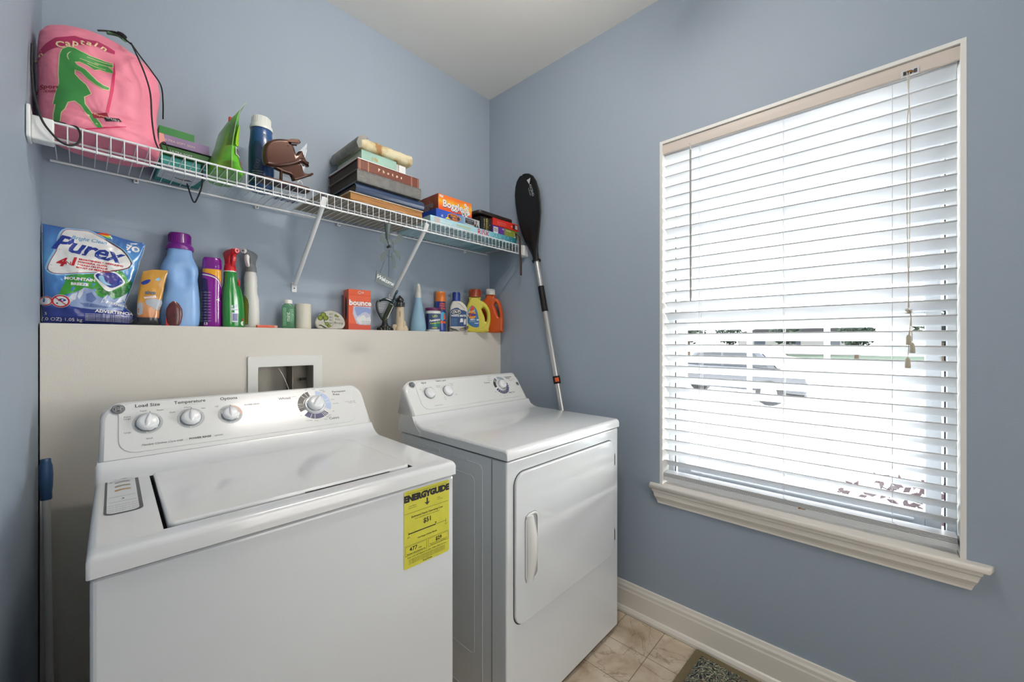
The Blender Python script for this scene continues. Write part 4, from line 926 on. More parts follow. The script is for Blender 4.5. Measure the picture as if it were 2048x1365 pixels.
def d_pu(mb, w_, d_, h_):
    flap(mb, w_, d_, h_, dpur, .0015, .008); fn = xz(-d_-.0003); mb.text('ULTRA-SOFT SKIN', .0095, fn, M('pale_gold_print', (226, 200, 176), .4), (-.014, h_*.55), d=.0003)
    mb.flat([[(-w_, 0), (-w_+.018, 0), (-w_+.010, h_), (-w_, h_)]], fn, M('rose_print', (222, 160, 150), .4), .0003)
packet('carton', 'lilac carton with gold lettering between the green cartons beside the pink bag', 'box', .240, .364, -.178, -.014, SZ+.0625, SZ+.098, pur, 'packages stacked beside the pink bag', deco=d_pu)
packet('carton', 'bright green carton on top of the stack beside the pink bag', 'box', .240, .326, -.172, -.02, SZ+.0985, SZ+.124, gcard, 'packages stacked beside the pink bag')

# green stand-up pouch seen edge on
gp = thing('stand_up_pouch', 'bright green stand-up pouch with pinched top on the wire shelf', 'pouch', (.402, -.195, SZ))
gf = M('green_foil', (92, 168, 40), .28, noise_amt=.25, nscale=9, coat=.4)
GPS = [(0, .042, 0), (.006, .046, 0), (.03, .044, 0), (.06, .036, .000), (.09, .029, .002), (.12, .026, .006), (.15, .023, .010), (.18, .014, .016), (.20, .005, .022), (.215, .0015, .029), (.238, .0012, .043)]
def gpr(z):
    for a, b in zip(GPS, GPS[1:]):
        if z <= b[0]: t = (z-a[0])/(b[0]-a[0]); return a[1]+(b[1]-a[1])*t, a[2]+(b[2]-a[2])*t
    return GPS[-1][1:]
mb = MB(); R_ = []
zs = [0, .004, .010]+[.02+.0085*k for k in range(26)]
for z in zs:
    rx, cx = gpr(z); r = []; L_ = .092
    for sg in (-1, 1):
        for k in range(13):
            q = -1+2*k/12; q *= -sg
            bul = rx*(1-q*q)**.55*1.0 if z > .02 else rx*(1-abs(q)**3)**.5
            r.append((cx+sg*bul*-1+noise.noise(Vector((q*3, z*30, sg)))*.002, q*L_, z))
    R_.append(r)
mb.loft(R_, gf, True)
def gpface(u, v, d=0):            # right hand face: u from the front seam backwards, v up
    rx, cx = gpr(v); q = -1+u/.092; return (cx+rx*max(0, 1-q*q)**.55+d+.0012, q*.092, v)
def gpw(y0, z0, y1, z1): return [(y0, z0), (y1, z0), (y1, z1), (y0, z1)]
redm = M('warning_red', (206, 40, 36), .4); lgr = M('lime_print', (150, 200, 30), .4)
mb.flat([smooth_loop([(.004, .09), (.03, .10), (.05, .14), (.03, .16), (.008, .15)], 3)], gpface, lgr, .0006, .012)
mb.flat([gpw(.004, .058, .034, .083)], gpface, white, .0012, .012)
for k in range(9): mb.flat([gpw(.006+k*.003, .061, .0075+k*.003, .081)], gpface, black, .0018, .012)
mb.flat([circ(.034, .040, .0115, 20, .0115)], gpface, white, .0012, .008); mb.flat([circ(.034, .040, .0118, 20), circ(.034, .040, .0095, 20)], gpface, redm, .0018, .008)
mb.flat([circ(.033, .041, .0045, 10)], gpface, black, .0018, .008); mb.flat([[(.026, .047), (.028, .049), (.042, .033), (.040, .031)]], gpface, redm, .0024, .008)
mb.tube([(gpr(z)[1]+.0, -.0935, z) for z in [.004+.0095*k for k in range(25)]], .0008, M('pouch_seam_silver', (170, 200, 150), .3), 6)
mb.build('pouch_body', gp)
mb = MB(); mb.box((.000, -.060, .170), (.008, -.048, .185), redm); mb.build('zip_pull', gp, bevel=.001)

# blue bottle with white cap
bb = thing('plastic_bottle', 'dark blue plastic bottle with ribbed white cap behind the brown fish', 'bottle', (.521, -.150, SZ), radians(-10))
bpl = M('navy_blue_plastic', (34, 74, 128), .3, coat=.2)
mb = MB(); mb.rings([(0, .034, .030), (.006, .039, .035), (.10, .040, .036), (.15, .039, .035), (.18, .036, .033), (.19, .035, .0325), (.196, .0345, .033), (.222, .0335, .033), (.226, .030, .030)], bpl, 32)
fn = cyl(.0385, 0, 0, .0348); mb.flat([smooth_loop([(-.032, .02), (-.005, .02), (.004, .06), (.004, .13), (-.008, .165), (-.024, .165), (-.034, .13), (-.036, .06)], 3)], cyl(.0402, 0, 0, .0362), M('navy_label', (28, 46, 84), .35), .0004, .01)
mb.text('OXI', .020, cyl(.0402, 0, 0, .0362), M('violet_print', (110, 90, 150), .4), (-.016, .085), radians(75), d=.0009, edge=.01)
for k in range(5): mb.text('stain remover', .0065, cyl(.0402, 0, 0, .0362), greyp, (-.016, .062-.008*k), d=.0009, edge=.01)
mb.build('bottle_body', bb)
mb = MB(); mb.rings([(.221, .0355, .0355), (.228, .036, .036), (.234, .034, .034), (.236, .0305, .0305), (.262, .0295, .0295), (.266, .027, .027)], M('cap_white_ribbed', (222, 224, 220), .4), 40)
for k in range(30): a = 2*pi*k/30; mb.box((-.0008, -.0306, .238), (.0008, -.0290, .262), M('cap_white_ribbed'), fn=lambda x, y, z, a=a: (x*cos(a)-y*sin(a), x*sin(a)+y*cos(a), z))
mb.build('cap', bb)

# brown metal fish sculpture
fs = thing('fish_sculpture', 'brown metal fish sculpture on a base at the front of the wire shelf', 'sculpture', (.57, -.262, SZ))
bz = M('brown_bronze', (66, 34, 20), .26, .45, coat=.5, noise_amt=.12, nscale=12)
def FP(pts, Y=-.262): return [(x-.57, z-SZ) for x, z in AX(pts, 480, 230, 8.03, Y)]
mb = MB()
mb.solid([smooth_loop(FP([(362, 700), (358, 580), (380, 500), (430, 440), (500, 408), (600, 395), (720, 402), (850, 418), (940, 430), (965, 452), (945, 468), (860, 462), (805, 465), (840, 510), (868, 570), (888, 640), (910, 612), (940, 592), (988, 592), (1008, 650), (1050, 740), (1100, 838), (1040, 812), (975, 772), (950, 790), (800, 830), (600, 850), (450, 830), (385, 790)]), 2)], .016, .011, bz, xz(0), True, 4)
e_ = FP([(745, 520)])[0]; mb.tube([(e_[0], -.0155, e_[1]), (e_[0], -.0175, e_[1])], .0022, dark_gap, 12)
for q_ in ([(420, 800), (440, 740), (450, 700), (430, 650)], [(600, 830), (760, 800), (900, 770)]): mb.tube(smooth_path([(p[0], -.0155, p[1]) for p in FP(q_)]), .0010, bz, 6)
mb.build('fish_body', fs)
mb = MB(); mb.solid([smooth_loop(FP([(480, 800), (800, 780), (960, 780), (1000, 850), (1028, 930), (1100, 945), (1172, 935), (1170, 965), (1060, 1005), (950, 1040), (850, 1062), (835, 1020), (800, 960), (700, 930)]), 2)], .010, .007, bz, xz(.004), True, 3); mb.build('lower_fin', fs)
mb = MB(); mb.solid([rrect(-.088, -.030, .072, .026, .016)], .0065, .005, M('dark_brown_metal', (66, 38, 30), .4, .4), xy(.0065), True, 3)
mb.tube([(-.02, .0, .010), (-.018, .0, .055)], .005, bz, 10); mb.build('base', fs)
clr = bpy.data.materials.new('clear_plastic_sheet'); clr.use_nodes = True; nt = clr.node_tree; b = nt.nodes['Principled BSDF']; b.inputs['Base Color'].default_value = (.85, .88, .92, 1); b.inputs['Roughness'].default_value = .12; b.inputs['Alpha'].default_value = .38
cs = thing('plastic_sheet', 'clear folded plastic sheet sticking up behind the brown fish', 'plastic sheet', (.57, -.20, SZ))
mb = MB(); mb.solid([FP([(720, 900), (900, 640), (1080, 450), (1062, 580), (1030, 700), (1045, 830), (990, 1010), (930, 1090), (700, 990)], -.20)], .0009, .0003, clr, xz(0)); mb.tube(smooth_path([(p[0], -.001, p[1]) for p in FP([(1066, 560), (1045, 640), (1030, 700)], -.20)]), .0018, white, 6)
mb.tube(smooth_path([(p[0], -.012, p[1]) for p in FP([(905, 1100), (930, 1070), (960, 1080), (985, 1130)], -.20)]), .0018, white, 6)
mb.tube([(-.02, .0, .001), (-.02, .012, .001), (.05, .012, .001), (.05, 0, .001)], .001, white, 5); mb.build('sheet', cs)
plaid = M('plaid_blue_print', (66, 82, 118), .6)
def d_pl(mb, w_, d_, h_):
    un = plane((0, 0, -.0004), (1, 0, 0), (0, 1, 0), (0, 0, -1))
    for k in range(4): mb.flat([[(-w_+.004+k*.02, -d_+.002), (-w_+.012+k*.02, -d_+.002), (-w_+.012+k*.02, d_-.002), (-w_+.004+k*.02, d_-.002)]], un, plaid, .0003)
    for k in range(3): mb.flat([[(-w_+.002, -d_+.012+k*.025), (w_-.002, -d_+.012+k*.025), (w_-.002, -d_+.02+k*.025), (-w_+.002, -d_+.02+k*.025)]], un, M('plaid_pale', (150, 162, 184), .6), .0007)
packet('paper_packet', 'flat white packet with blue plaid print lying behind the brown fish', 'packet', .570, .655, -.195, -.105, SZ, SZ+.006, M('packet_white', (196, 202, 212), .6), deco=d_pl)

# ------------------------------------------------------------------ stack of albums and books
linr = M('grey_board', (150, 142, 128), .8, noise_amt=.05, nscale=8)
mb = MB(); mb.box((.668, -.300, 0), (1.135, -.030, .0020), linr); o = mb.build('shelf_board', None, bevel=.0004); o.location = (0, 0, SZ); tag(o, 'thin grey board lying on the wire shelf beneath the albums', 'board')
BG = 'albums stacked on the wire shelf'
tanp = bpy.data.materials.new('aged_page_edges'); tanp.use_nodes = True; nt = tanp.node_tree; b = nt.nodes['Principled BSDF']; t = nt.nodes.new('ShaderNodeTexCoord'); mp = nt.nodes.new('ShaderNodeMapping'); mp.inputs['Scale'].default_value = (3, 3, 260)
n1 = nt.nodes.new('ShaderNodeTexNoise'); n1.inputs['Scale'].default_value = 3; n1.inputs['Distortion'].default_value = .4; r = nt.nodes.new('ShaderNodeValToRGB'); e = r.color_ramp.elements; e[0].position = .35; e[0].color = (*lin((108, 68, 32)), 1); e[1].position = .65; e[1].color = (*lin((178, 130, 74)), 1)
nt.links.new(t.outputs['Object'], mp.inputs[0]); nt.links.new(mp.outputs[0], n1.inputs[0]); nt.links.new(n1.outputs[0], r.inputs[0]); nt.links.new(r.outputs[0], b.inputs['Base Color']); b.inputs['Roughness'].default_value = .8
crs = M('cream_paper', (214, 204, 184), .8)
zb = SZ+.0024
o = thing('loose_papers', 'curled cream papers under the brown-edged album stack', 'papers', (.95, -.16, zb)); mb = MB()
rg = []
for k in range(25):
    x = -.16+.34*k/24; z = .0005+.0035*max(0, sin(k*.55))*(1 if 3 < k < 20 else .4)
    rg.append([(x, -.142, z), (x, .12, z*.4), (x, .12, z*.4+.0012), (x, -.142, z+.0012)])
mb.loft(rg, crs, False); mb.build('sheets', o)
o = thing('photo_album', 'album with brown aged page edges at the bottom of the album stack', 'album', (.945, -.165, zb+.0062), radians(.8), BG)
mb = MB(); mb.box((-.164, -.128, .001), (.164, .128, .0275), tanp); mb.build('pages', o)
mb = MB(); mb.box((-.169, -.132, .0277), (.169, .132, .0300), crs); mb.build('cover', o, bevel=.0006)
z1 = zb+.0366
navb = M('navy_vinyl', (38, 56, 86), .28, coat=.3)
o = thing('ring_binder', 'navy blue binder with rounded spine in the album stack', 'binder', (.968, -.158, z1), 0, BG)
mb = MB(); mb.box((-.158, -.105, .002), (.158, .135, .0065), navb); mb.box((-.158, -.105, .0455), (.158, .135, .0500), navb); mb.build('cover', o, bevel=.001)
mb = MB(); sp = [( -.105-.024*sin(pi*k/10), .026-.024*cos(pi*k/10)) for k in range(11)]+[(-.105+.0-.020*sin(pi*k/10), .026-.020*cos(pi*k/10)) for k in range(10, -1, -1)]
mb.loft([[(x, a, b_) for a, b_ in sp] for x in (-.158, .158)], navb, True); mb.build('spine', o)
mb = MB(); mb.box((-.150, -.10, .008), (.152, .13, .044), M('page_dark', (70, 60, 54), .8)); mb.build('pages', o)
z1 += .0502
gral = M('grey_linen_cover', (98, 98, 96), .5, noise_amt=.18, nscale=60, bump=.3, bscale=200)
o = thing('photo_album', 'dark grey album under the brown one in the album stack', 'album', (.960, -.150, z1), radians(-.3), BG)
mb = MB(); mb.box((-.147, -.140, 0), (.147, .136, .0035), gral); mb.box((-.147, -.140, .0445), (.147, .136, .048), gral); mb.box((-.147, -.140, .0035), (.147, -.1345, .0445), gral)
fn = xz(-.1404); gld = M('worn_gold', (196, 176, 120), .4, .3)
for x in (-.135, -.129, -.123): mb.flat([circ(x, .016+.006*((x*1000) % 2), .0012, 8)], fn, gld)
for x in (.134, .134): mb.flat([circ(x, .014, .0014, 8)], fn, gld); mb.flat([circ(x, .024, .0014, 8)], fn, gld)
for x in (-.092, -.086, -.078, -.070): mb.flat([[(x, .006), (x+.0008, .006), (x+.0008, .04), (x, .04)]], fn, M('scuff_tan', (140, 130, 108), .6))
mb.build('cover', o, bevel=.0015); mb = MB(); mb.box((-.140, -.134, .004), (.143, .131, .044), M('page_dark')); mb.build('pages', o)
z1 += .0484
brw = M('brown_leatherette', (104, 52, 38), .4, bump=.2, bscale=300); gb = M('gold_band', (196, 150, 120), .35, .3)
o = thing('photo_album', 'brown album lettered on its spine with gold bands in the album stack', 'album', (.958, -.146, z1), 0, BG)
mb = MB(); mb.box((-.142, -.139, 0), (.142, .138, .004), brw); mb.box((-.142, -.139, .040), (.142, .138, .044), brw); mb.box((-.142, -.139, .004), (.142, -.1335, .040), brw)
fn = xz(-.1394)
for x in (-.137, -.132, -.100, -.0965, .100, .1035, .133, .138): mb.flat([[(x, .001), (x+.0015, .001), (x+.0015, .043), (x, .043)]], fn, gb)
for i_, ch_ in enumerate('Photos'): mb.text(ch_, .0165, fn, M('cream_lettering', (232, 222, 196), .5), (-.052+i_*.0205, .022), radians(12), d=.0004, bold=.0004, shear=.2)
mb.build('cover', o, bevel=.0015); mb = MB(); mb.box((-.137, -.133, .0042), (.138, .133, .0398), M('page_dark')); mb.build('pages', o)
z1 += .0442
o = thing('paper_folder', 'thin white folder between the brown album and the mint book', 'folder', (.942, -.14, z1), radians(1.2), BG); mb = MB(); mb.box((-.124, -.135, 0), (.122, .12, .0065), M('white_card', (214, 216, 216), .5)); mb.build('folder', o, bevel=.0006)
z1 += .0067
mint = M('mint_cloth', (144, 180, 166), .6, noise_amt=.08, nscale=25)
o = thing('book', 'mint green book under the stained album on top of the stack', 'book', (.930, -.120, z1), 0, BG)
mb = MB(); mb.box((-.082, -.132, 0), (.076, .10, .003), mint); mb.box((-.082, -.132, .046), (.076, .10, .049), mint); mb.box((-.082, -.132, .003), (.076, -.128, .046), mint)
for x, z in ((-.035, .024), (-.022, .026), (-.015, .023)): mb.flat([smooth_loop([(x-.005, z-.006), (x+.004, z-.004), (x+.005, z+.005), (x-.002, z+.007)], 2)], xz(-.1323), M('rust_stain', (168, 158, 116), .7))
mb.build('cover', o, bevel=.001); mb = MB(); mb.box((-.078, -.128, .0032), (.073, .096, .0458), crs); mb.build('pages', o)
o = thing('book', 'white slim book beside the mint book near the top of the stack', 'book', (1.036, -.118, z1), 0, BG); mb = MB(); mb.box((-.026, -.122, 0), (-.012, .10, .046), M('grey_card', (176, 176, 168), .6)); mb.box((-.011, -.124, 0), (.022, .10, .045), M('white_card')); mb.build('pages', o, bevel=.001)
z1 += .0494
bei = bpy.data.materials.new('stained_beige_cover'); bei.use_nodes = True; nt = bei.node_tree; b = nt.nodes['Principled BSDF']; t = nt.nodes.new('ShaderNodeTexCoord'); n1 = nt.nodes.new('ShaderNodeTexNoise'); n1.inputs['Scale'].default_value = 16; n1.inputs['Detail'].default_value = 3; r = nt.nodes.new('ShaderNodeValToRGB'); e = r.color_ramp.elements
e[0].position = .36; e[0].color = (*lin((150, 110, 62)), 1); e[1].position = .52; e[1].color = (*lin((206, 196, 164)), 1); x = e.new(.42); x.color = (*lin((186, 168, 124)), 1)
nt.links.new(t.outputs['Object'], n1.inputs[0]); nt.links.new(n1.outputs[0], r.inputs[0]); nt.links.new(r.outputs[0], b.inputs['Base Color']); b.inputs['Roughness'].default_value = .5
o = thing('photo_album', 'stained beige album with torn grey wrapping on top of the stack', 'album', (.962, -.135, z1), 0, BG)
mb = MB(); rg = []
for k in range(31):
    x = -.118+.236*k/30; q = .002*sin(k*.9)+.001*sin(k*2.3)
    rg.append([(x, -.118, .004+q*.2), (x, -.126, .012), (x, -.127-q*.3, .034), (x, -.122, .044+q*.5), (x, .105, .047+q), (x, .105, .002)])
mb.loft(rg, bei, True); mb.build('cover', o)
gy = M('torn_grey_wrap', (132, 130, 124), .7, noise_amt=.2, nscale=14, bump=.5, bscale=30)
mb = MB(); rg = []
for k in range(15):
    y = -.127+.245*k/14; w_ = noise.noise(Vector((k*.7, 1, 2)))*.010
    rg.append([(-.117, y, .003), (-.130+w_*.6, y, -.004+w_*.4), (-.139+w_, y, .016), (-.131+w_, y, .042+w_), (-.108, y, .056+w_*.8), (-.09, y, .0495), (-.117, y, .030)])
mb.loft(rg, gy, True); mb.build('wrapping', o)

# ------------------------------------------------------------------ board games
GG = 'board games stacked at the right of the wire shelf'
# long pale blue box; the print is laid on its front face
rb = thing('board_game_box', 'long pale blue board game box with red lettering at the bottom of the games stack', 'board game', (1.450, -.150, SZ), 0, GG)
lbm = ramp_mat('pale_blue_to_teal_print', 0, [(-.29, (170, 206, 214)), (.06, (160, 204, 214)), (.10, (110, 182, 194)), (.22, (50, 142, 156)), (.29, (28, 100, 112))], .35)
mb = MB(); mb.box((-.290, -.135, 0), (.290, .135, .0375), lbm); fn = xz(-.1353)
for s_, u, v, sz, m_, kw in (('RISK', .040, .0175, .044, M('game_red_print', (176, 36, 70), .4), {'bold': .0003, 'sp': 1.0}), ('ANNIVERSARY', -.092, .022, .0145, M('gold_print', (176, 176, 110), .4), {'bold': .0002}), ('EDITION', -.070, .009, .011, M('gold_print'), {}), ('Monopoly', -.205, .020, .016, white, {'shear': .4}), ('the game', -.155, .017, .011, white, {'shear': .4})): mb.text(s_, sz, fn, m_, (u, v), **kw)
for k in range(5): mb.flat([rrect(-.272+.004*(k % 2), .004+k*.0062, -.235-.003*(k % 3), .0085+k*.0062, .001)], fn, M('dusty_rose_print', (196, 170, 166), .5))
mb.flat([[(.100, .006), (.1005, .006), (.1005, .034), (.100, .034)]], fn, M('game_red_print'))
for k in range(15):
    x = .112+.010*k; mb.flat([circ(x, .010+.022*random.random(), .0030, 8)], fn, (M('game_magenta', (190, 60, 130), .4), M('game_navy', (50, 50, 110), .4), M('game_pink', (230, 170, 190), .4))[k % 3])
mb.build('box', rb, bevel=.001)
z2 = SZ+.0379
ff = thing('board_game_box', 'blue and silver board game box with a presenter printed on its front', 'board game', (1.330, -.155, z2), radians(.4), GG)
fm = ramp_mat('blue_to_silver_print', 0, [(-.14, (34, 66, 160)), (-.02, (44, 92, 186)), (.03, (120, 150, 180)), (.045, (172, 178, 184)), (.14, (166, 172, 178))], .3)
mb = MB(); mb.box((-.136, -.125, 0), (.136, .125, .0395), fm); fn = xz(-.1253)
mb.flat([circ(-.030, .018, .041, 24, .017)], fn, M('oval_navy', (40, 40, 70), .4), .0003); mb.flat([circ(-.030, .018, .041, 24, .017), circ(-.030, .018, .037, 24, .0145)], fn, M('oval_orange', (226, 140, 40), .4), .0006)
mb.text('FAMILY', .0135, fn, M('oval_orange'), (-.030, .0235), d=.0009, bold=.0004); mb.text('FEUD', .013, fn, M('oval_orange'), (-.026, .011), d=.0009, bold=.0004)
mb.flat([[(-.085, .004), (-.02, .004), (-.04, .016), (-.065, .016)]], fn, M('yellow_flash', (226, 214, 60), .4), .0002)
mb.flat([[(-.108, .008), (-.096, .008), (-.096, .010), (-.108, .010)], ], fn, white); mb.flat([[(-.108, .018), (-.102, .011), (-.096, .018), (-.102, .014)]], fn, white)
mb.flat([[(.040, .010), (.100, .008), (.100, .033), (.040, .035)]], fn, M('plaque_black', (34, 36, 42), .3), .0003); mb.text('PLATINUM', .0105, fn, greyp, (.070, .026), d=.0006); mb.text('EDITION', .0075, fn, greyp, (.070, .016), d=.0006)
mb.flat([smooth_loop([(.100, .001), (.104, .014), (.112, .018), (.122, .014), (.130, .001)], 3)], fn, M('suit_black', (28, 30, 34), .5), .0004); mb.flat([[(.112, .006), (.115, .018), (.118, .006)]], fn, white, .0007); mb.flat([circ(.1125, .027, .0055, 14, .0085)], fn, M('printed_skin', (120, 80, 60), .5), .0006); mb.flat([circ(.098, .010, .006, 10, .004)], fn, M('printed_skin'), .0008)
mb.build('box', ff, bevel=.001)
z3 = z2+.0399
bo = thing('board_game_box', 'orange board game box with white lettering and dice print, topmost by the albums', 'board game', (1.319, -.170, z3), 0, GG)
bm_ = ramp_mat('orange_yellow_print', 2, [(0, (214, 56, 26)), (.03, (226, 96, 30)), (.055, (228, 170, 40)), (.078, (226, 110, 36))], .3, 22, .02)
mb = MB(); mb.box((-.104, -.100, 0), (.104, .100, .0775), bm_); fn = xz(-.1003)
bdk = M('dark_blue_outline', (30, 50, 120), .4)
mb.text('Boggle', .046, fn, bdk, (-.018+.001, .036-.001), d=.0003, bold=.0022); mb.text('Boggle', .046, fn, white, (-.018, .0365), d=.0006, bold=.0009)
mb.flat([[(-.098, .064), (-.076, .062), (-.076, .072), (-.098, .073)]], fn, white, .0003); mb.text('PARKER', .0055, fn, redm, (-.087, .068), d=.0006)
random.seed(3)
for u, v in ((.060, .060), (.074, .050), (.062, .040), (.078, .034), (.050, .030), (.066, .024), (.054, .016), (.072, .016), (.040, .020), (.084, .022), (.046, .010), (.066, .008)):
    mb.flat([rrect(u-.0065, v-.0065, u+.0065, v+.0065, .002)], fn, white, .0007); mb.text(random.choice('BOGLEASR'), .009, fn, (bdk, M('dice_teal', (40, 140, 120), .4), M('dice_violet', (120, 70, 160), .4))[int(v*1000) % 3], (u, v), random.random()-.5, d=.001, bold=.0003)
mb.flat([[(-.02, 0), (.104, 0), (.104, .006), (.02, .008)]], fn, bdk, .0002)
sn = plane((-.1043, 0, 0), (0, -1, 0), (0, 0, 1), (-1, 0, 0)); mb.flat([[(-.1, 0), (.1, 0), (.1, .0775), (-.1, .0775)]], sn, M('orange_side_print', (130, 60, 40), .4, noise_amt=.4, nscale=14), .0001); mb.text('Boggle', .046, sn, M('side_grey', (130, 130, 134), .4), (0, .034), d=.0004, bold=.0008)
mb.build('box', bo, bevel=.001)
tw = thing('board_game_box', 'upright black game box with gold lettering beside the red box', 'board game', (1.517, -.160, z2), 0, GG)
mb = MB(); mb.box((-.040, -.115, 0), (.040, .115, .070), M('glossy_black_card', (20, 20, 22), .25)); fn = xz(-.1153); gp_ = M('gold_lettering', (190, 170, 90), .35, .3)
mb.text('TOWER', .0175, fn, gp_, (.006, .035), radians(90), d=.0004, bold=.0003); mb.text('TUMBLING', .0105, fn, gp_, (-.012, .035), radians(90), d=.0004, bold=.0001); mb.flat([[(.017, .008), (.0176, .008), (.0176, .062), (.017, .062)]], fn, gp_); mb.flat([circ(.027, .034, .002, 10)], fn, greyp)
mb.build('box', tw, bevel=.001)
pp = thing('board_game_box', 'purple and yellow game box with a barcode under the red box', 'board game', (1.668, -.165, z2), 0, GG)
pm = ramp_mat('purple_to_olive_print', 0, [(-.1, (72, 34, 120)), (-.015, (96, 52, 140)), (.0, (128, 138, 60)), (.1, (120, 140, 50))], .35)
mb = MB(); mb.box((-.100, -.105, 0), (.098, .105, .0445), pm); fn = xz(-.1053)
mb.flat([[(-.092, .005), (-.058, .005), (-.058, .037), (-.092, .037)]], fn, white, .0003)
for k in range(12): mb.flat([[(-.088+k*.0023, .011), (-.0868+k*.0023, .011), (-.0868+k*.0023, .033), (-.088+k*.0023, .033)]], fn, black, .0006)
mb.text('Cat', .0095, fn, white, (-.020, .035), bold=.0003); mb.text('fun', .0075, fn, M('violet_print'), (-.03, .017)); mb.text('for Fives', .0105, fn, white, (.025, .034), bold=.0003); mb.text('5', .038, fn, white, (.079, .018), d=.0006, bold=.0012); mb.text('5', .040, fn, black, (.0815, .018), d=.0003, bold=.0022)
mb.build('box', pp, bevel=.001)
z4 = z2+.0449
rd = thing('board_game_box', 'red game box lying on the purple and yellow box', 'board game', (1.672, -.168, z4), radians(-.6), GG)
mb = MB(); mb.box((-.102, -.105, 0), (.100, .105, .038), M('red_card', (196, 44, 34), .3, noise_amt=.1, nscale=12)); fn = xz(-.1053)
for k in range(4): mb.text('wooden blocks game for all the family', .0045, fn, M('pink_print', (232, 150, 140), .5), (-.035, .024-.005*k))
mb.flat([[(.052, .006), (.094, .006), (.094, .033), (.052, .033)]], fn, M('dark_strip', (60, 24, 24), .4), .0003); mb.flat([[(.072, .010), (.090, .010), (.090, .030), (.072, .030)]], fn, cardw, .0006)
for k in range(5): mb.flat([[(.074+k*.003, .012), (.0752+k*.003, .012), (.0752+k*.003, .028), (.074+k*.003, .028)]], fn, black, .0009)
mb.flat([circ(.045, .018, .006, 12)], fn, M('pink_print'), .0003); mb.build('box', rd, bevel=.001)
tr_ = thing('game_case', 'flat black case lying on top of the red and black game boxes', 'game case', (1.600, -.150, z4+.0384), radians(.5)); mb = MB(); mb.solid([rrect(-.132, -.125, .128, .125, .02)], .010, .005, M('black_vinyl_case', (34, 26, 24), .45), xy(.010), True, 3); mb.build('case', tr_)
strap = M('brown_strap', (48, 32, 26), .6)
bt = thing('belt', 'dark brown strap hanging down over the front of the shelf at its right end', 'belt', (1.735, -.285, SZ)); mb = MB()
r = [at_ for at_ in [(0.015, .02, .075), (.012, .0, .060), (.006, -.022, .045), (.005, -.0285, .01), (.004, -.030, -.04), (.008, -.031, -.10), (.012, -.029, -.14), (.011, -.030, -.172)]]
mb.tube(smooth_path(r, 6), .0075, strap, 8, flat=.0018); mb.build('strap', bt)

# ------------------------------------------------------------------ hanging metal windmill
wm = thing('windmill_ornament', 'galvanised metal windmill ornament with a welcome sign hanging from the wire shelf', 'ornament', (.930, -.312, 1.63))
gal = M('galvanised_metal', (84, 94, 95), .5, .2, noise_amt=.12, nscale=30)
def WP(pts, Y=-.312): return [(x-.930, z-1.63) for x, z in AX(pts, 660, 440, 5.933, Y)]
mb = MB()
a = WP([(648, 5), (650, 30), (655, 52)]); mb.tube([(a[0][0], .010, a[0][1]), (a[1][0], .002, a[1][1]), (a[2][0], 0, a[2][1])], .0012, dark_gap, 6); a = WP([(700, 0), (704, 30), (695, 50)]); mb.tube([(a[0][0], .010, a[0][1]), (a[1][0], .002, a[1][1]), (a[2][0], 0, a[2][1])], .0012, dark_gap, 6); mb.build('hook', wm)
mb = MB(); P_ = WP([(682, 55), (682, 100), (682, 170), (682, 235)]); mb.loft([[(p[0]+r_*cos(2*pi*k/18), r_*sin(2*pi*k/18), p[1]) for k in range(18)] for p, r_ in zip(P_, (.0135, .0118, .0085, .0065))], gal, True); mb.build('tail_cone', wm)
mb = MB(); c = WP([(690, 322)])[0]; mb.tube([(c[0], -.022, c[1]), (c[0], .006, c[1])], .0050, M('hub_dark', (70, 76, 76), .4, .6), 12); c2 = WP([(680, 265)])[0]; mb.tube([(c2[0], 0, c2[1]+.01), (c2[0], -.008, c2[1]-.006), (c[0], -.010, c[1])], .0028, chrome, 8); mb.build('hub', wm)
for pts, ty in (([(590, 155), (563, 190), (558, 258), (648, 308), (658, 262), (625, 205)], .010), ([(782, 172), (826, 238), (800, 266), (728, 302), (720, 262)], -.010), ([(668, 350), (590, 425), (588, 472), (612, 502), (642, 450), (668, 385)], -.008), ([(733, 348), (830, 390), (818, 492), (770, 440)], .008), ([(700, 402), (736, 415), (753, 580), (716, 592)], .010), ([(660, 235), (712, 240), (700, 300), (676, 300)], -.004)):
    P_ = WP(pts); cx_, cz_ = c; mb = MB()
    fn = lambda u, v, d=0, ty=ty: (u, -.014+ty*((u-cx_)*cos(.8)+(v-cz_)*.3)/.03-d, v)
    mb.prism(P_, 0, .0009, gal, fn); mb.build('blade', wm)
mb = MB(); cr = WP([(690, 345)])[0]; mb.tube([(cr[0]+.020*cos(2*pi*k/32), -.010, cr[1]+.034*sin(2*pi*k/32)) for k in range(32)], .0008, gal, 5, closed=True); mb.build('ring_wire', wm)
mb = MB()
for p0, p1 in (((634, 480), (588, 630)), ((686, 360), (688, 685))): a, b = WP([p0, p1]); mb.tube([(a[0], -.010, a[1]), (b[0], -.004, b[1])], .0008, dark_gap, 5)
mb.build('hanging_wire', wm)
S_ = WP([(543, 607), (738, 708), (735, 800), (525, 735)]); sgm = M('slate_sign', (90, 102, 102), .6)
S_ = [S_[0], S_[1], (S_[1][0]-.002, S_[1][1]-.042), S_[3]]
mb = MB(); mb.prism(S_, 0, .003, sgm, lambda u, v, d=0: (u, -.004-d, v)); an = atan2(S_[1][1]-S_[0][1], S_[1][0]-S_[0][0])
mb.text('Welcome', .0235, lambda u, v, d=0: (u, -.0072-d, v), M('chalk_white', (222, 226, 224), .6), ((S_[0][0]+S_[2][0])/2+.002, (S_[0][1]+S_[2][1])/2), an, d=.0003, shear=.25, bold=.0002, sp=.85); mb.build('sign', wm)
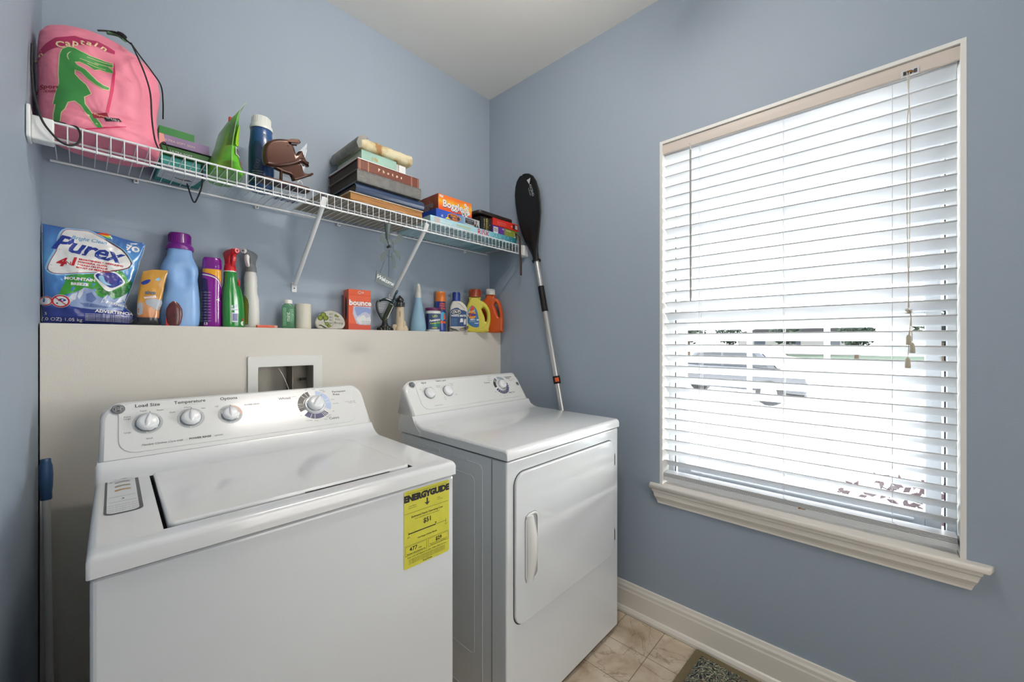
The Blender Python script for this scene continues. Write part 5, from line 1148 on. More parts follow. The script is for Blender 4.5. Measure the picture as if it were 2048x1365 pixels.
# ------------------------------------------------------------------ things standing on the cream ledge
LZ = 1.3024
class Pillow:
    """soft foil bag: side outlines L(z), R(z), top outline T(x) in local metres, bulging by thick on the front and back"""
    def __init__(s, Ltab, Rtab, Ttab, thick, back, crink=.003, seed=0, sharp=.42):
        s.L, s.R, s.T, s.th, s.bk, s.cr, s.sd, s.sh = Ltab, Rtab, Ttab, thick, back, crink, seed, sharp
    @staticmethod
    def ip(tab, q):
        if q <= tab[0][0]: return tab[0][1]
        for a, b in zip(tab, tab[1:]):
            if q <= b[0]: return a[1]+(b[1]-a[1])*(q-a[0])/(b[0]-a[0])
        return tab[-1][1]
    def y(s, x, z, front=True):
        l, r, t = s.ip(s.L, z), s.ip(s.R, z), s.ip(s.T, x)
        a = max(0, min(1, (x-l)/(r-l))); b = max(0, min(1, z/t))
        g = (4*a*(1-a))**s.sh*(min(1, b/.07)**.5)*((1-b)**.55 if b > .25 else 1*(.75**.55)**(1)*1.0+(1-.75**.55)*0)
        if b <= .25: g = (4*a*(1-a))**s.sh*(min(1, b/.07)**.5)*.854
        n = noise.noise(Vector((x*38+s.sd, z*30, 1.3 if front else 7)))*s.cr*1.6+noise.noise(Vector((x*95+s.sd, z*60, 2)))*s.cr*.6
        n *= min(1, 6*a, 6*(1-a), 8*(1-b)+.1)
        return (-(s.th*g+n) if front else s.bk*g+n)
    def fn(s, x, z, d=0): return (x, s.y(x, z)-d, z)
    def mesh(s, mb, mat, nx=40, nz=36):
        for fr in (True, False):
            v = []; f = []
            for j in range(nz+1):
                for i in range(nx+1):
                    t = j/nz; a = i/nx; x0 = s.ip(s.L, t*s.T[0][1])*(1-a)+s.ip(s.R, t*s.T[-1][1])*a
                    z = t*s.ip(s.T, x0); x = s.ip(s.L, z)*(1-a)+s.ip(s.R, z)*a; z = min(z, s.ip(s.T, x))
                    v.append((x, s.y(x, z, fr), z))
            for j in range(nz):
                for i in range(nx):
                    q = j*(nx+1)+i; f.append((q, q+1, q+nx+2, q+nx+1) if fr else (q+1, q, q+nx+1, q+nx+2))
            mb.add(v, f, mat, True)
def ink_(n, c=(200, 200, 200), **k): return M(n, c, k.pop("rough", .35), **k)
GL = 'bottles and packages on the cream ledge'
# --- detergent pack bag
px0, py0 = .109, -.045
def LP(pts, Y=-.080, o=(px0, LZ)): return [(x-o[0], z-o[1]) for x, z in AX(pts, 60, 430, 5.689, Y)]
Rt = LP([(1205, 1140), (1160, 1225), (1205, 1165), (1100, 1060), (1090, 1000), (1150, 860), (1195, 740), (1240, 600), (1255, 520), (1290, 440), (1322, 325)])
Rt = sorted([(p[1], p[0]) for p in Rt]); Rt = [(0, LP([(1150, 1240)])[0][0])]+[q for q in Rt if q[0] > .004]
Lt = [(0, -.1060), (.05, -.1075), (.08, -.104), (.12, -.105), (.20, -.1065), (.30, -.1065)]
Tt = sorted([(p[0], p[1]) for p in LP([(118, 92), (250, 115), (420, 148), (620, 165), (760, 190), (900, 215), (1050, 265), (1200, 305), (1322, 322)], -.05)])
Tt = [(x, z) for x, z in Tt]
pk = thing('detergent_bag', 'large blue foil bag with a white logo patch at the left end of the ledge', 'bag', (px0, py0, LZ))
P = Pillow(Lt, Rt, Tt, .044, .038, .0032, 3)
foil = ramp_mat('blue_foil_print', 2, [(0, (44, 60, 132)), (.055, (44, 62, 140)), (.062, (60, 104, 170)), (.14, (70, 128, 190)), (.20, (96, 160, 214)), (.28, (58, 104, 170))], .16, 9, .02, coat=.6)
mb = MB(); P.mesh(mb, foil, 64, 56); E_ = .009; F_ = P.fn
halo = ink_('pale_blue_print', (150, 196, 226), rough=.2); wht = ink_('white_print', (226, 226, 224), rough=.22); nvy = ink_('navy_print', (34, 56, 140), rough=.22); red_ = ink_('red_print', (186, 34, 44), rough=.25); hil = ink_('hill_green', (60, 146, 52), rough=.25); hil2 = ink_('hill_dark_green', (38, 110, 44), rough=.25)
bnd = ink_('navy_band', (42, 56, 128), rough=.2); mtn = ink_('mountain_blue', (136, 154, 190), rough=.3); mtl = ink_('mountain_pale', (196, 204, 216), rough=.3); mtd = ink_('mountain_shade', (84, 104, 152), rough=.3)
logo = [(210, 560), (250, 480), (300, 400), (330, 300), (350, 220), (390, 160), (450, 148), (560, 160), (660, 168), (760, 215), (860, 275), (960, 340), (1050, 400), (1110, 470), (1150, 540), (1120, 590), (1000, 620), (800, 645), (560, 655), (360, 660), (260, 650), (205, 610)]
lg = smooth_loop(LP(logo), 2); sg = 1 if area2(lg) > 0 else -1
mb.flat([grow(lg, .006*sg)], F_, halo, .0002, E_)
mb.flat([smooth_loop(LP([(330, 930), (350, 850), (400, 760), (430, 680), (720, 670), (900, 640), (1030, 630), (1090, 680), (1130, 760), (1160, 800), (1130, 860), (1080, 920), (950, 950), (700, 920), (500, 880)]), 2)], F_, hil, .0003, E_)
mb.flat([smooth_loop(LP([(740, 830), (860, 850), (980, 860), (1080, 800), (1150, 740), (1170, 790), (1130, 870), (1020, 930), (860, 920)]), 2)], F_, hil2, .0006, E_)
mb.flat([LP([(460, 1040), (430, 960), (380, 950), (480, 890), (560, 860), (620, 826), (720, 850), (770, 920), (830, 950), (880, 905), (960, 960), (1040, 930), (1120, 880), (1100, 960), (1060, 1090), (700, 1075), (520, 1050)])], F_, mtn, .0008, E_)
for q in ([(560, 870), (620, 828), (600, 900), (560, 960), (540, 930)], [(480, 900), (540, 880), (520, 960), (450, 1000), (430, 960)], [(880, 908), (860, 980), (800, 1010), (830, 952)], [(1040, 932), (1110, 890), (1080, 980), (960, 1010)]): mb.flat([LP(q)], F_, mtl, .0011, E_)
for q in ([(640, 900), (700, 880), (760, 960), (700, 1000), (640, 980)], [(560, 1000), (700, 1010), (900, 1050), (860, 1065), (620, 1045)], [(900, 1000), (1000, 1020), (1050, 1060), (940, 1050)]): mb.flat([LP(q)], F_, mtd, .0011, E_)
mb.flat([LP([(150, 1055), (300, 1062), (600, 1075), (900, 1090), (1080, 1095), (1190, 1130), (1195, 1180), (1140, 1228), (900, 1240), (500, 1238), (150, 1228)])], F_, bnd, .0009, E_)
mb.flat([grow(lg, .0012*sg)], F_, red_, .0012, E_); mb.flat([lg], F_, wht, .0016, E_)
bk_ = smooth_loop(LP([(860, 262), (960, 330), (1050, 392), (1112, 465), (1158, 545), (1125, 596), (1000, 628), (800, 650), (800, 655), (1005, 636), (1135, 600), (1170, 545), (1120, 455), (1055, 382), (965, 320), (860, 255)]), 1); mb.flat([bk_], F_, black, .0020, E_)
def LT(s_, px_, py_, sz, mat, rot=0, d=.0020, **k): p = LP([(px_, py_)])[0]; mb.text(s_, sz, F_, mat, p, radians(rot), d, edge=E_, **k)
LT('Purex', 655, 385, .062, nvy, -10.5, bold=.0016, shear=.28, sp=.95); LT('Bright Clean', 675, 275, .0145, ink_('sky_print', (90, 150, 190)), -4, shear=.3, bold=.0003)
LT('4', 340, 530, .034, red_, -2, bold=.0014, shear=.3); LT('IN', 425, 545, .0155, red_, -2, bold=.0001); LT('1', 488, 530, .034, red_, -2, bold=.0014, shear=.2)
for k, (a, b_) in enumerate((('BRIGHTENING & WHITENING', 645), ('POWERFUL CLEAN', 575), ('TOUGH ON STAINS', 575), ('BOOST OF FRESHNESS', 590))): LT(a, 555-10*k, 500+31*k, .0070, red_, -5, bold=.0004, align='LEFT')
LT('MOUNTAIN', 570, 732, .0115, wht, -1, bold=.0005); LT('BREEZE', 565, 790, .0105, wht, -1, bold=.0005)
pod = smooth_loop(LP([(725, 690), (780, 645), (900, 632), (1000, 660), (1075, 740), (1070, 790), (960, 850), (900, 870), (850, 850), (770, 760)]), 3); mb.flat([pod], F_, wht, .0014, E_)
mb.flat([smooth_loop(LP([(745, 690), (790, 660), (900, 648), (990, 675), (1060, 748), (1050, 780), (940, 830), (860, 800), (790, 745)]), 3)], F_, nvy, .0018, E_); mb.flat([smooth_loop(LP([(770, 690), (860, 660), (960, 680), (1010, 730), (940, 780), (850, 765)]), 3)], F_, ink_('pod_violet', (74, 70, 140), rough=.15), .0022, E_); mb.flat([smooth_loop(LP([(780, 700), (830, 690), (860, 760), (930, 800), (860, 795), (800, 750)]), 3)], F_, halo, .0026, E_)
for cx_, cy_, rr_ in ((350, 982, .0185), (172, 975, .014)):
    p = LP([(cx_, cy_)])[0]; mb.flat([circ(*p, rr_, 28)], F_, wht, .0013, E_); mb.flat([circ(*p, rr_*.95, 28), circ(*p, rr_*.76, 28)], F_, red_, .0018, E_)
p = LP([(350, 982)])[0]; mb.flat([smooth_loop([(p[0]-.006, p[1]+.003), (p[0]+.002, p[1]+.008), (p[0]+.011, p[1]+.003), (p[0]+.002, p[1]-.001)], 3)], F_, nvy, .0018, E_); mb.flat([circ(p[0]+.003, p[1]+.0035, .0022, 10)], F_, wht, .0022, E_); mb.flat([circ(p[0]-.007, p[1]-.006, .002, 8)], F_, black, .002, E_); mb.flat([[(p[0]-.012, p[1]+.0105), (p[0]-.0105, p[1]+.012), (p[0]+.012, p[1]-.0105), (p[0]+.0105, p[1]-.012)]], F_, red_, .0024, E_)
LT('S', 175, 1120, .0105, wht, 0, .0014); LT('37.0 OZ) 1.05 kg', 340, 1188, .0125, wht, -1, .0014, sp=1.0); LT('WARNING', 985, 1020, .0105, wht, -12, .0016, bold=.0002); LT('ADVERTENCIA', 965, 1112, .0125, wht, -4, .0014, bold=.0004)
for k in range(5): LT('IRRITANTE PARA LOS OJOS SI SE INGIERE EN LA BOCA', 910, 1142+17*k, .0042, wht, -2, .0014)
LT('7O', 1180, 375, .024, wht, -8, .0012, bold=.0010)
for q, m_ in (([(760, 200), (800, 186), (880, 188), (920, 215), (870, 215), (800, 205)], ink_('arc_red', (210, 70, 40))), ([(800, 206), (870, 216), (925, 218), (925, 235), (860, 232)], ink_('arc_yellow', (226, 200, 50))), ([(860, 234), (925, 237), (930, 256), (890, 252)], ink_('arc_green', (80, 180, 110)))): mb.flat([smooth_loop(LP(q), 2)], F_, m_, .0012, E_)
mb.build('bag_body', pk)
sl_ = M('foil_seal_edge', (160, 166, 172), .2, .5)
mb = MB(); mb.tube([(P.ip(Rt, z), 0, z) for z in [.01+.0095*k for k in range(27)]], .0012, sl_, 6); mb.tube([(P.ip(Lt, z), 0, z) for z in [.005+.012*k for k in range(24)]], .0010, sl_, 6); mb.build('seal_edge', pk)

# --- small foil pouch
po = thing('foil_pouch', 'small orange and brown foil pouch leaning between the blue bag and the pale blue jug', 'pouch', (.237, -.076, LZ), radians(-3))
oz_ = (.239, LZ)
def PP(pts): return LP(pts, -.09, oz_)
Lp = sorted([(p[1], p[0]) for p in PP([(1235, 1245), (1232, 1000), (1252, 850), (1275, 720), (1300, 650)])]); Rp = sorted([(p[1], p[0]) for p in PP([(1478, 1265), (1490, 1100), (1520, 950), (1545, 800), (1585, 640)])])
Lp[0] = (0, Lp[0][1]); Rp[0] = (0, Rp[0][1]); Tp = sorted(PP([(1300, 640), (1400, 620), (1500, 622), (1588, 630)]))
Q = Pillow(Lp, Rp, Tp, .014, .016, .0016, 9); pfm = ramp_mat('pouch_print', 2, [(0, (40, 42, 50)), (.028, (40, 42, 50)), (.032, (190, 120, 70)), (.07, (206, 150, 100)), (.09, (196, 140, 50)), (.17, (190, 140, 56))], .25, 12, .012, coat=.3)
mb = MB(); Q.mesh(mb, pfm, 26, 26); FQ = Q.fn
def PTx(s_, px_, py_, sz, mat, rot=0, d=.0012, **k): p = PP([(px_, py_)])[0]; mb.text(s_, sz, FQ, mat, p, radians(rot), d, edge=.008, **k)
mb.flat([smooth_loop(PP([(1240, 1010), (1290, 1000), (1298, 1060), (1290, 1130), (1240, 1130)]), 2)], FQ, ink_('grey_blob', (170, 176, 184)), .0006, .008); mb.flat([smooth_loop(PP([(1330, 970), (1400, 955), (1500, 965), (1520, 1010), (1470, 1090), (1400, 1050), (1340, 1020)]), 2)], FQ, ink_('grey_blob'), .0006, .008)
mb.flat([PP([(1310, 930), (1445, 918), (1450, 945), (1315, 952)])], FQ, wht, .0007, .008); PTx('sive', 1385, 885, .017, ink_('slate_print', (60, 100, 130)), 2, bold=.0004); PTx('action pack', 1380, 932, .0055, red_, 2); mb.flat([smooth_loop(PP([(1275, 770), (1330, 740), (1385, 735), (1370, 770), (1310, 795)]), 2)], FQ, nvy, .0008, .008)
mb.flat([smooth_loop(PP([(1440, 740), (1470, 715), (1500, 725), (1480, 750)]), 2)], FQ, halo, .0008, .008); mb.build('pouch_body', po)
rp_ = thing('rounded_tin', 'dark red rounded tin tucked between the orange pouch and the pale blue jug', 'tin', (.286, -.0925, LZ), radians(-8))
mb = MB(); mb.rings([(0, .012, .004), (.01, .017, .006), (.035, .021, .007), (.055, .020, .007), (.072, .012, .006), (.080, .004, .003)], M('dark_red_lacquer', (84, 34, 34), .3, noise_amt=.3, nscale=40, coat=.3), 24); mb.build('tin', rp_)

rs = thing('card_strip', 'bright red card strip standing at the foot of the orange pouch', 'card', (.272, -.090, LZ), radians(-30)); mb = MB(); mb.box((-.007, -.0008, 0), (.010, .0008, .024), M('red_card_strip', (220, 56, 50), .5)); mb.build('strip', rs)

# --- pale blue jug with purple cap
jg = thing('fabric_softener_jug', 'pale blue jug with purple screw cap on the ledge', 'jug', (.3065, -.042, LZ), radians(-4))
jb = M('pale_blue_hdpe', (132, 172, 220), .32, subs=.15); pc = M('purple_cap', (112, 24, 128), .3, coat=.2)
sil = [(-.044, 0), (.046, 0), (.051, .005), (.0535, .02), (.054, .05), (.0530, .09), (.050, .13), (.0470, .16), (.050, .185), (.048, .205), (.040, .222), (.034, .238), (.032, .258), (-.031, .258), (-.0335, .238), (-.040, .222), (-.047, .205), (-.050, .19), (-.044, .165), (-.040, .145), (-.0410, .12), (-.0460, .10), (-.051, .075), (-.0535, .05), (-.053, .02), (-.050, .005)]
rg = []; zs = sorted({z for x, z in sil}|{.003, .035, .065, .105, .14, .175, .197, .214, .23, .248})
def edge_x(z, s):
    pts = [(q[1], q[0]) for q in sil if (q[0] > 0) == (s > 0)]; pts.sort(); return Pillow.ip(pts, z)
mb = MB(); R_ = []
for z in zs:
    a, b_ = edge_x(z, -1), edge_x(z, 1); cx_, rx_ = (a+b_)/2, (b_-a)/2; dp = .036 if z < .2 else .036-(z-.2)*.07
    if z < .006: dp -= .003
    q = []
    for k in range(40):
        t_ = 2*pi*k/40; c_, s_ = cos(t_), sin(t_); X = cx_+rx_*math.copysign(abs(c_)**.72, c_); Y = dp*math.copysign(abs(s_)**.72, s_)
        g_ = math.exp(-(((X-.010)/.018)**2+((z-.165)/.034)**2)**1.5)*.011
        if Y < 0: Y += g_
        q.append((X, Y, z))
    R_.append(q)
mb.loft(R_, jb, True); mb.build('jug_body', jg)
mb = MB(); mb.rings([(.258, .0375, .0375), (.262, .0385, .0385), (.270, .0375, .0375), (.277, .0315, .0315), (.280, .0300, .0300), (.310, .0295, .0295), (.314, .0275, .0275)], pc, 40)
for k in range(36): a = 2*pi*k/36; mb.box((-.0006, -.0308, .281), (.0006, -.0294, .308), pc, fn=lambda x, y, z, a=a: (x*cos(a)-y*sin(a), x*sin(a)+y*cos(a), z))
mb.build('cap', jg)

# --- purple scent booster bottle
pb = thing('scent_booster_bottle', 'purple bottle with an orange curved band and purple cap beside the pale blue jug', 'bottle', (.3940, -.053, LZ), radians(-14))
pr_ = M('violet_gloss', (128, 14, 138), .14, coat=.7); pdk = ink_('dark_violet_label', (54, 30, 88), rough=.2); obn = ink_('amber_band', (226, 160, 40), rough=.2)
ring_p = [(0, .024, .018), (.004, .0265, .021), (.03, .0265, .021), (.09, .0260, .021), (.14, .0275, .022), (.18, .0280, .0225), (.20, .0278, .0222), (.208, .0268, .0215)]
mb = MB(); mb.rings([(z, a, b_, 0, 0, 2.6) for z, a, b_ in ring_p], pr_, 40); 
def sup(r, ry, e=2.6, tab=None):
    def f(u, v, d=0):
        rx_, ry_ = (Pillow.ip([(z, a) for z, a, b_ in tab], v), Pillow.ip([(z, b_) for z, a, b_ in tab], v)) if tab else (r, ry)
        q = max(-.98, min(.98, u/rx_)); return (u, -(ry_)*(1-abs(q)**e)**(1/e)-d-.0002, v)
    return f
fb = sup(0, 0, 2.6, ring_p)
mb.flat([smooth_path([(-.0262, .202), (.0268, .202), (.0262, .150)], 1)+smooth_path([(.0262, .150), (.020, .168), (.008, .180), (-.010, .186), (-.0262, .190)], 4)], fb, obn, .0004, .006)
mb.flat([smooth_path([(.026, .146), (.020, .163), (.008, .175), (-.010, .181), (-.0262, .184), (-.0262, .180), (-.010, .177), (.008, .171), (.020, .159), (.026, .14)], 2)], fb, wht, .0007, .006)
mb.flat([[(-.0262, .012), (-.010, .012), (-.009, .12), (-.012, .165), (-.0262, .172)]], fb, pdk, .0004, .006)
for k in range(11): mb.text('wash with scent', .0048, fb, greyp, (-.0175, .020+.010*k), d=.0008, edge=.008)
mb.text('13', .012, fb, wht, (-.017, .010), d=.0010, edge=.008, bold=.0004); mb.flat([smooth_loop([(.012, .095), (.018, .098), (.023, .104), (.020, .096), (.024, .090), (.018, .093)], 2)], fb, wht, .0008, .006); mb.build('bottle_body', pb)
mb = MB(); mb.rings([(.2085, .0285, .0228, 0, 0, 2.4), (.212, .0285, .0228, 0, 0, 2.4), (.236, .0275, .022, 0, 0, 2.6), (.243, .024, .019, 0, 0, 2.6)], M('purple_cap_gloss', (118, 16, 132), .18, coat=.5), 32); mb.build('cap', pb)

# --- spray bottles
def trigger_head(root, z, mat, mat2, nm='trigger_head', w_=.016):
    mb = MB(); mb.rings([(z, .0185, .0185), (z+.003, .0190, .0190), (z+.020, .0175, .0175), (z+.028, .014, .0155)], mat, 24)
    fy = lambda u, v, d=0: (d, u, v)
    mb.solid([smooth_loop([(.014, z+.022), (.018, z+.040), (.026, z+.058), (.026, z+.070), (.010, z+.078), (-.012, z+.080), (-.032, z+.080), (-.034, z+.066), (-.020, z+.060), (-.012, z+.050), (-.011, z+.030), (-.012, z+.022)], 3)], w_*.72, .006, mat, fy, True, 3)
    mb.tube([(0, -.032, z+.073), (0, -.042, z+.073)], .0085, mat2, 14); mb.tube([(0, -.0415, z+.073), (0, -.0425, z+.073)], .003, dark_gap, 8); mb.build(nm, root)
    mb = MB(); mb.solid([smooth_loop([(-.013, z+.062), (-.026, z+.064), (-.028, z+.045), (-.020, z+.022), (-.012, z+.010), (-.009, z+.014), (-.014, z+.034), (-.014, z+.050)], 3)], .0065, .003, mat2, fy, True); mb.build('trigger', root)
gsb = thing('spray_bottle', 'green spray bottle with a red trigger head on the ledge', 'spray bottle', (.453, -.062, LZ), radians(18))
grb = M('green_bottle_gloss', (34, 126, 50), .15, coat=.7); redp = M('red_trigger_plastic', (198, 20, 30), .3, coat=.2)
gt = [(0, .034, .022, .002), (.005, .036, .024, .002), (.06, .0355, .0235, .0015), (.10, .0345, .023, 0), (.135, .030, .021, -.003), (.155, .023, .0195, -.006), (.175, .0195, .019, -.008), (.196, .0185, .0185, -.009), (.200, .017, .017, -.009)]
mb = MB(); mb.rings([(z, a, b_, cx_, 0, 2.5) for z, a, b_, cx_ in gt], grb, 36); mb.rings([(.199, .0188, .0188, -.009, 0), (.203, .0188, .0188, -.009, 0)], white, 28)
fb = sup(0, 0, 2.5, [(z, a, b_) for z, a, b_, c in gt]); mb.flat([[(-.016, .018), (.004, .018), (.004, .052), (-.016, .052)]], fb, ink_('grey_label', (196, 200, 214)), .0006, .008); mb.flat([[(-.014, .022), (.002, .022), (.002, .048), (-.014, .048)]], fb, ink_('blue_grey_bars', (96, 100, 140)), .0009, .008)
mb.flat([[(-.018, .060), (.004, .060), (.004, .066), (-.018, .068)]], fb, ink_('grey_label'), .0006, .008); mb.flat([[(-.008, .07), (.002, .07), (.002, .080), (-.008, .080)]], fb, ink_('grey_label'), .0006, .008); mb.flat([[(-.018, .070), (-.012, .070), (-.012, .078), (-.018, .078)]], fb, ink_('grey_label'), .0006, .008)
mb.flat([[(.018, .024), (.030, .022), (.030, .032), (.020, .033)]], fb, red_, .0008, .008); mb.flat([circ(.022, .014, .008, 12)], fb, white, .0008, .008); mb.flat([smooth_loop([(.008, .150), (.014, .152), (.016, .165), (.012, .175), (.007, .172)], 3)], fb, red_, .0008, .006); mb.build('bottle_body', gsb)
o_ = Vector((-.009, 0, 0)); hd = thing('spray_head', 'x', 'x'); 
trigger_head(hd, .200, redp, redp)
for c in list(hd.children): c.parent = gsb; c.location = (-.009, 0, 0)
bpy.data.objects.remove(hd)
wsb = thing('spray_bottle', 'white spray bottle with a lime label and clear grey trigger head on the ledge', 'spray bottle', (.517, -.034, LZ), radians(-50))
wt = [(0, .0265, .021, .0), (.005, .028, .023, .0), (.06, .028, .023, .0), (.11, .026, .022, .0), (.132, .021, .020, -.001), (.150, .0205, .0195, -.001), (.160, .0215, .0205, -.001), (.172, .0200, .0195, -.001), (.182, .0205, .020, -.001), (.196, .019, .019, -.001), (.206, .0165, .0165, -.001), (.212, .0165, .0165, -.001)]
wbm = M('white_hdpe', (214, 214, 208), .35, subs=.1); mb = MB(); mb.rings([(z, a, b_, cx_, 0, 2.3) for z, a, b_, cx_ in wt], wbm, 36); fb = sup(0, 0, 2.3, [(z, a, b_) for z, a, b_, c in wt])
lml = ink_('lime_label', (158, 166, 70), rough=.4); arch = [(-.024, .012), (.006, .012), (.008, .085), (.004, .104), (-.006, .118), (-.024, .124)]
mb.flat([arch], fb, black, .0004, .006); mb.flat([[(-.0238, .0135), (.0045, .0135), (.0065, .085), (.003, .103), (-.0065, .1165), (-.0238, .122)]], fb, lml, .0008, .006)
for k in range(14): mb.text('plant based cleaner', .0042, fb, black, (-.009, .024+.0065*k), d=.0012, edge=.008)
mb.build('bottle_body', wsb)
hd = thing('spray_head', 'x', 'x'); clg = M('smoky_clear_plastic', (120, 124, 126), .25, alpha=.75); trigger_head(hd, .211, clg, M('white_trigger', (222, 222, 218), .3), w_=.014)
for c in list(hd.children): c.parent = wsb
bpy.data.objects.remove(hd)

# --- orange flat lighter-like stick
ls = thing('flat_stick', 'flat orange stick lying on the ledge beside the white spray bottle', 'stick', (.560, -.080, LZ), radians(1)); mb = MB(); mb.box((-.036, -.008, 0), (.022, .008, .0095), M('orange_plastic', (206, 82, 52), .4)); mb.box((.022, -.008, 0), (.033, .008, .009), M('peach_plastic', (220, 170, 150), .4)); mb.tube([(.014, -.0085, .006), (.014, -.0065, .006)], .003, brass, 8); mb.build('stick', ls, bevel=.001)
# --- small clear green bottle
gb_ = thing('small_bottle', 'small clear green bottle with white cap beside the white candle', 'bottle', (.640, -.055, LZ), radians(-18))
cg = M('clear_green_plastic', (120, 190, 140), .1, trans=.5, alpha=.7); mb = MB(); mb.rings([(0, .020, .013, 0, 0, 3), (.004, .0225, .015, 0, 0, 3), (.085, .0225, .015, 0, 0, 3), (.092, .0195, .014, 0, 0, 2.6), (.097, .014, .012), (.101, .012, .012)], cg, 32)
fb = xz(-.0155)
for k in range(13): mb.flat([[(-.018, .012+.0055*k), (-.006, .012+.0055*k), (-.006, .0135+.0055*k), (-.018, .0135+.0055*k)]], fb, ink_('pale_green_print', (150, 200, 160)), .0002)
for k in range(9): mb.flat([[(.004, .03+.0055*k), (.018, .03+.0055*k), (.018, .0313+.0055*k), (.004, .0313+.0055*k)]], fb, ink_('pale_green_print'), .0002)
mb.text('mint', .02, fb, wht, (0, .045), radians(90), d=.0006); mb.build('bottle_body', gb_)
mb = MB(); mb.rings([(.0985, .0150, .0150), (.1115, .0148, .0148), (.1135, .0135, .0135)], white, 28); mb.build('cap', gb_)
# --- candle
cn = thing('pillar_candle', 'cream white pillar candle between the clear green bottle and the shamrock plaque', 'candle', (.696, -.055, LZ)); wax = M('ivory_wax', (208, 204, 190), .4, subs=.3, noise_amt=.03, nscale=12)
mb = MB(); mb.rings([(0, .029, .029), (.002, .030, .030), (.099, .030, .030), (.101, .029, .029), (.1005, .026, .026), (.096, .02, .02)], wax, 36); mb.build('candle_body', cn); mb = MB(); mb.tube([(0, 0, .095), (.001, 0, .105)], .001, black, 6); mb.build('wick', cn)
# --- shamrock stone
sk = thing('shamrock_plaque', 'round grey stone plaque with painted shamrocks leaning beside the orange box', 'plaque', (.802, -.062, LZ), radians(-20), rot=(radians(-6), 0, radians(-20)))
stn = M('speckled_stone', (190, 188, 176), .7, noise_amt=.12, nscale=60, bump=.3, bscale=150)
so = [(-.036, 0), (.034, 0), (.052, .008), (.059, .024), (.054, .046), (.038, .066), (.014, .078), (-.006, .079), (-.030, .070), (-.050, .050), (-.059, .028), (-.053, .009)]
mb = MB(); mb.solid([smooth_loop(so, 3)], .010, .006, stn, xz(0), True, 3); fb = xz(-.0102)
sg1 = M('shamrock_dark', (62, 72, 34), .4); sg2 = M('shamrock_olive', (130, 148, 50), .3, coat=.5)
for cx_, cz_, r_ in ((-.026, .066-.006, .011), (-.037, .047, .011), (-.017, .047, .011), (-.012, .022, .0075), (-.004, .013, .0065), (.022, .058, .005), (.030, .054, .004)):
    mb.flat([circ(cx_, cz_, r_, 18)], fb, sg1, .0003); mb.flat([circ(cx_, cz_, r_*.72, 16)], fb, sg2, .0007)
mb.flat([smooth_path([(-.026, .046), (-.022, .028), (-.008, .006)], 4)+smooth_path([(-.006, .006), (-.019, .028), (-.024, .046)], 4)], fb, sg1, .0004); mb.flat([smooth_loop([(-.046, .014), (-.036, .018), (-.022, .010), (-.012, .002), (-.024, .004), (-.034, .012)], 2)], fb, sg1, .0005)
for s_, x, z, sz in (('Irish', .028, .042, .0115), ('Blessing', .032, .026, .0115)): mb.text(s_, sz, fb, ink, (x, z), radians(-4), d=.0004, shear=.35)
for k in range(5): mb.text('&#', .009, fb, ink, (.002, .064-.013*k), d=.0004)
mb.flat([[(.010, .008), (.0106, .008), (.0106, .070), (.010, .070)]], fb, ink, .0004); mb.build('plaque', sk)

# --- orange dryer sheet box
bx = thing('dryer_sheet_box', 'orange dryer sheet box with white lettering on the ledge', 'box', (.925, -.055, LZ), radians(-5))
orc = M('orange_card', (222, 88, 44), .4, noise_amt=.05, nscale=10); ord_ = M('deep_orange_card', (200, 66, 34), .4)
mb = MB(); mb.box((-.048, -.030, 0), (.050, .030, .178), orc); F5 = xz(-.0303)
mb.flat([[(-.048, .152), (.050, .152), (.050, .155), (-.048, .155)]], F5, ord_, .0003); mb.flat([[(-.048, .0), (.050, .0), (.050, .022), (-.048, .028)]], F5, ord_, .0002)
mb.flat([[(-.028, .104), (-.030, .070), (-.014, .028), (.0, .022), (.050, .022), (.050, .104)]], F5, ink_('pale_lavender', (190, 190, 206)), .0004); mb.flat([smooth_loop([(-.020, .100), (.02, .100), (.048, .096), (.046, .070), (.030, .080), (.010, .074), (-.010, .060), (-.018, .080)], 2)], F5, ink_('towel_blue', (134, 154, 200)), .0007); mb.flat([smooth_loop([(-.014, .050), (.0, .058), (.020, .066), (.030, .052), (.048, .060), (.048, .026), (.010, .024), (-.008, .034)], 2)], F5, wht, .0009)
mb.text('bounce', .0335, F5, ord_, (.003, .118), d=.0006, bold=.0030); mb.text('bounce', .0335, F5, white, (.003, .1185), d=.0010, bold=.0014)
mb.flat([circ(.000, .166, .007, 16), circ(0, .166, .0055, 16)], F5, white, .0004); mb.text('25', .008, F5, white, (.014, .166), d=.0005, bold=.0003)
for k in range(3): mb.text('outdoor fresh sheets', .0048, F5, nvy, (.028, .038-.006*k), d=.0012)
sf = plane((-.0483, 0, 0), (0, -1, 0), (0, 0, 1), (-1, 0, 0)); mb.flat([smooth_loop([(-.004, .04), (.008, .06), (.012, .10), (.006, .135), (-.006, .145), (-.012, .10), (-.010, .06)], 3)], sf, dark_gap, .0003); mb.build('box', bx, bevel=.001)

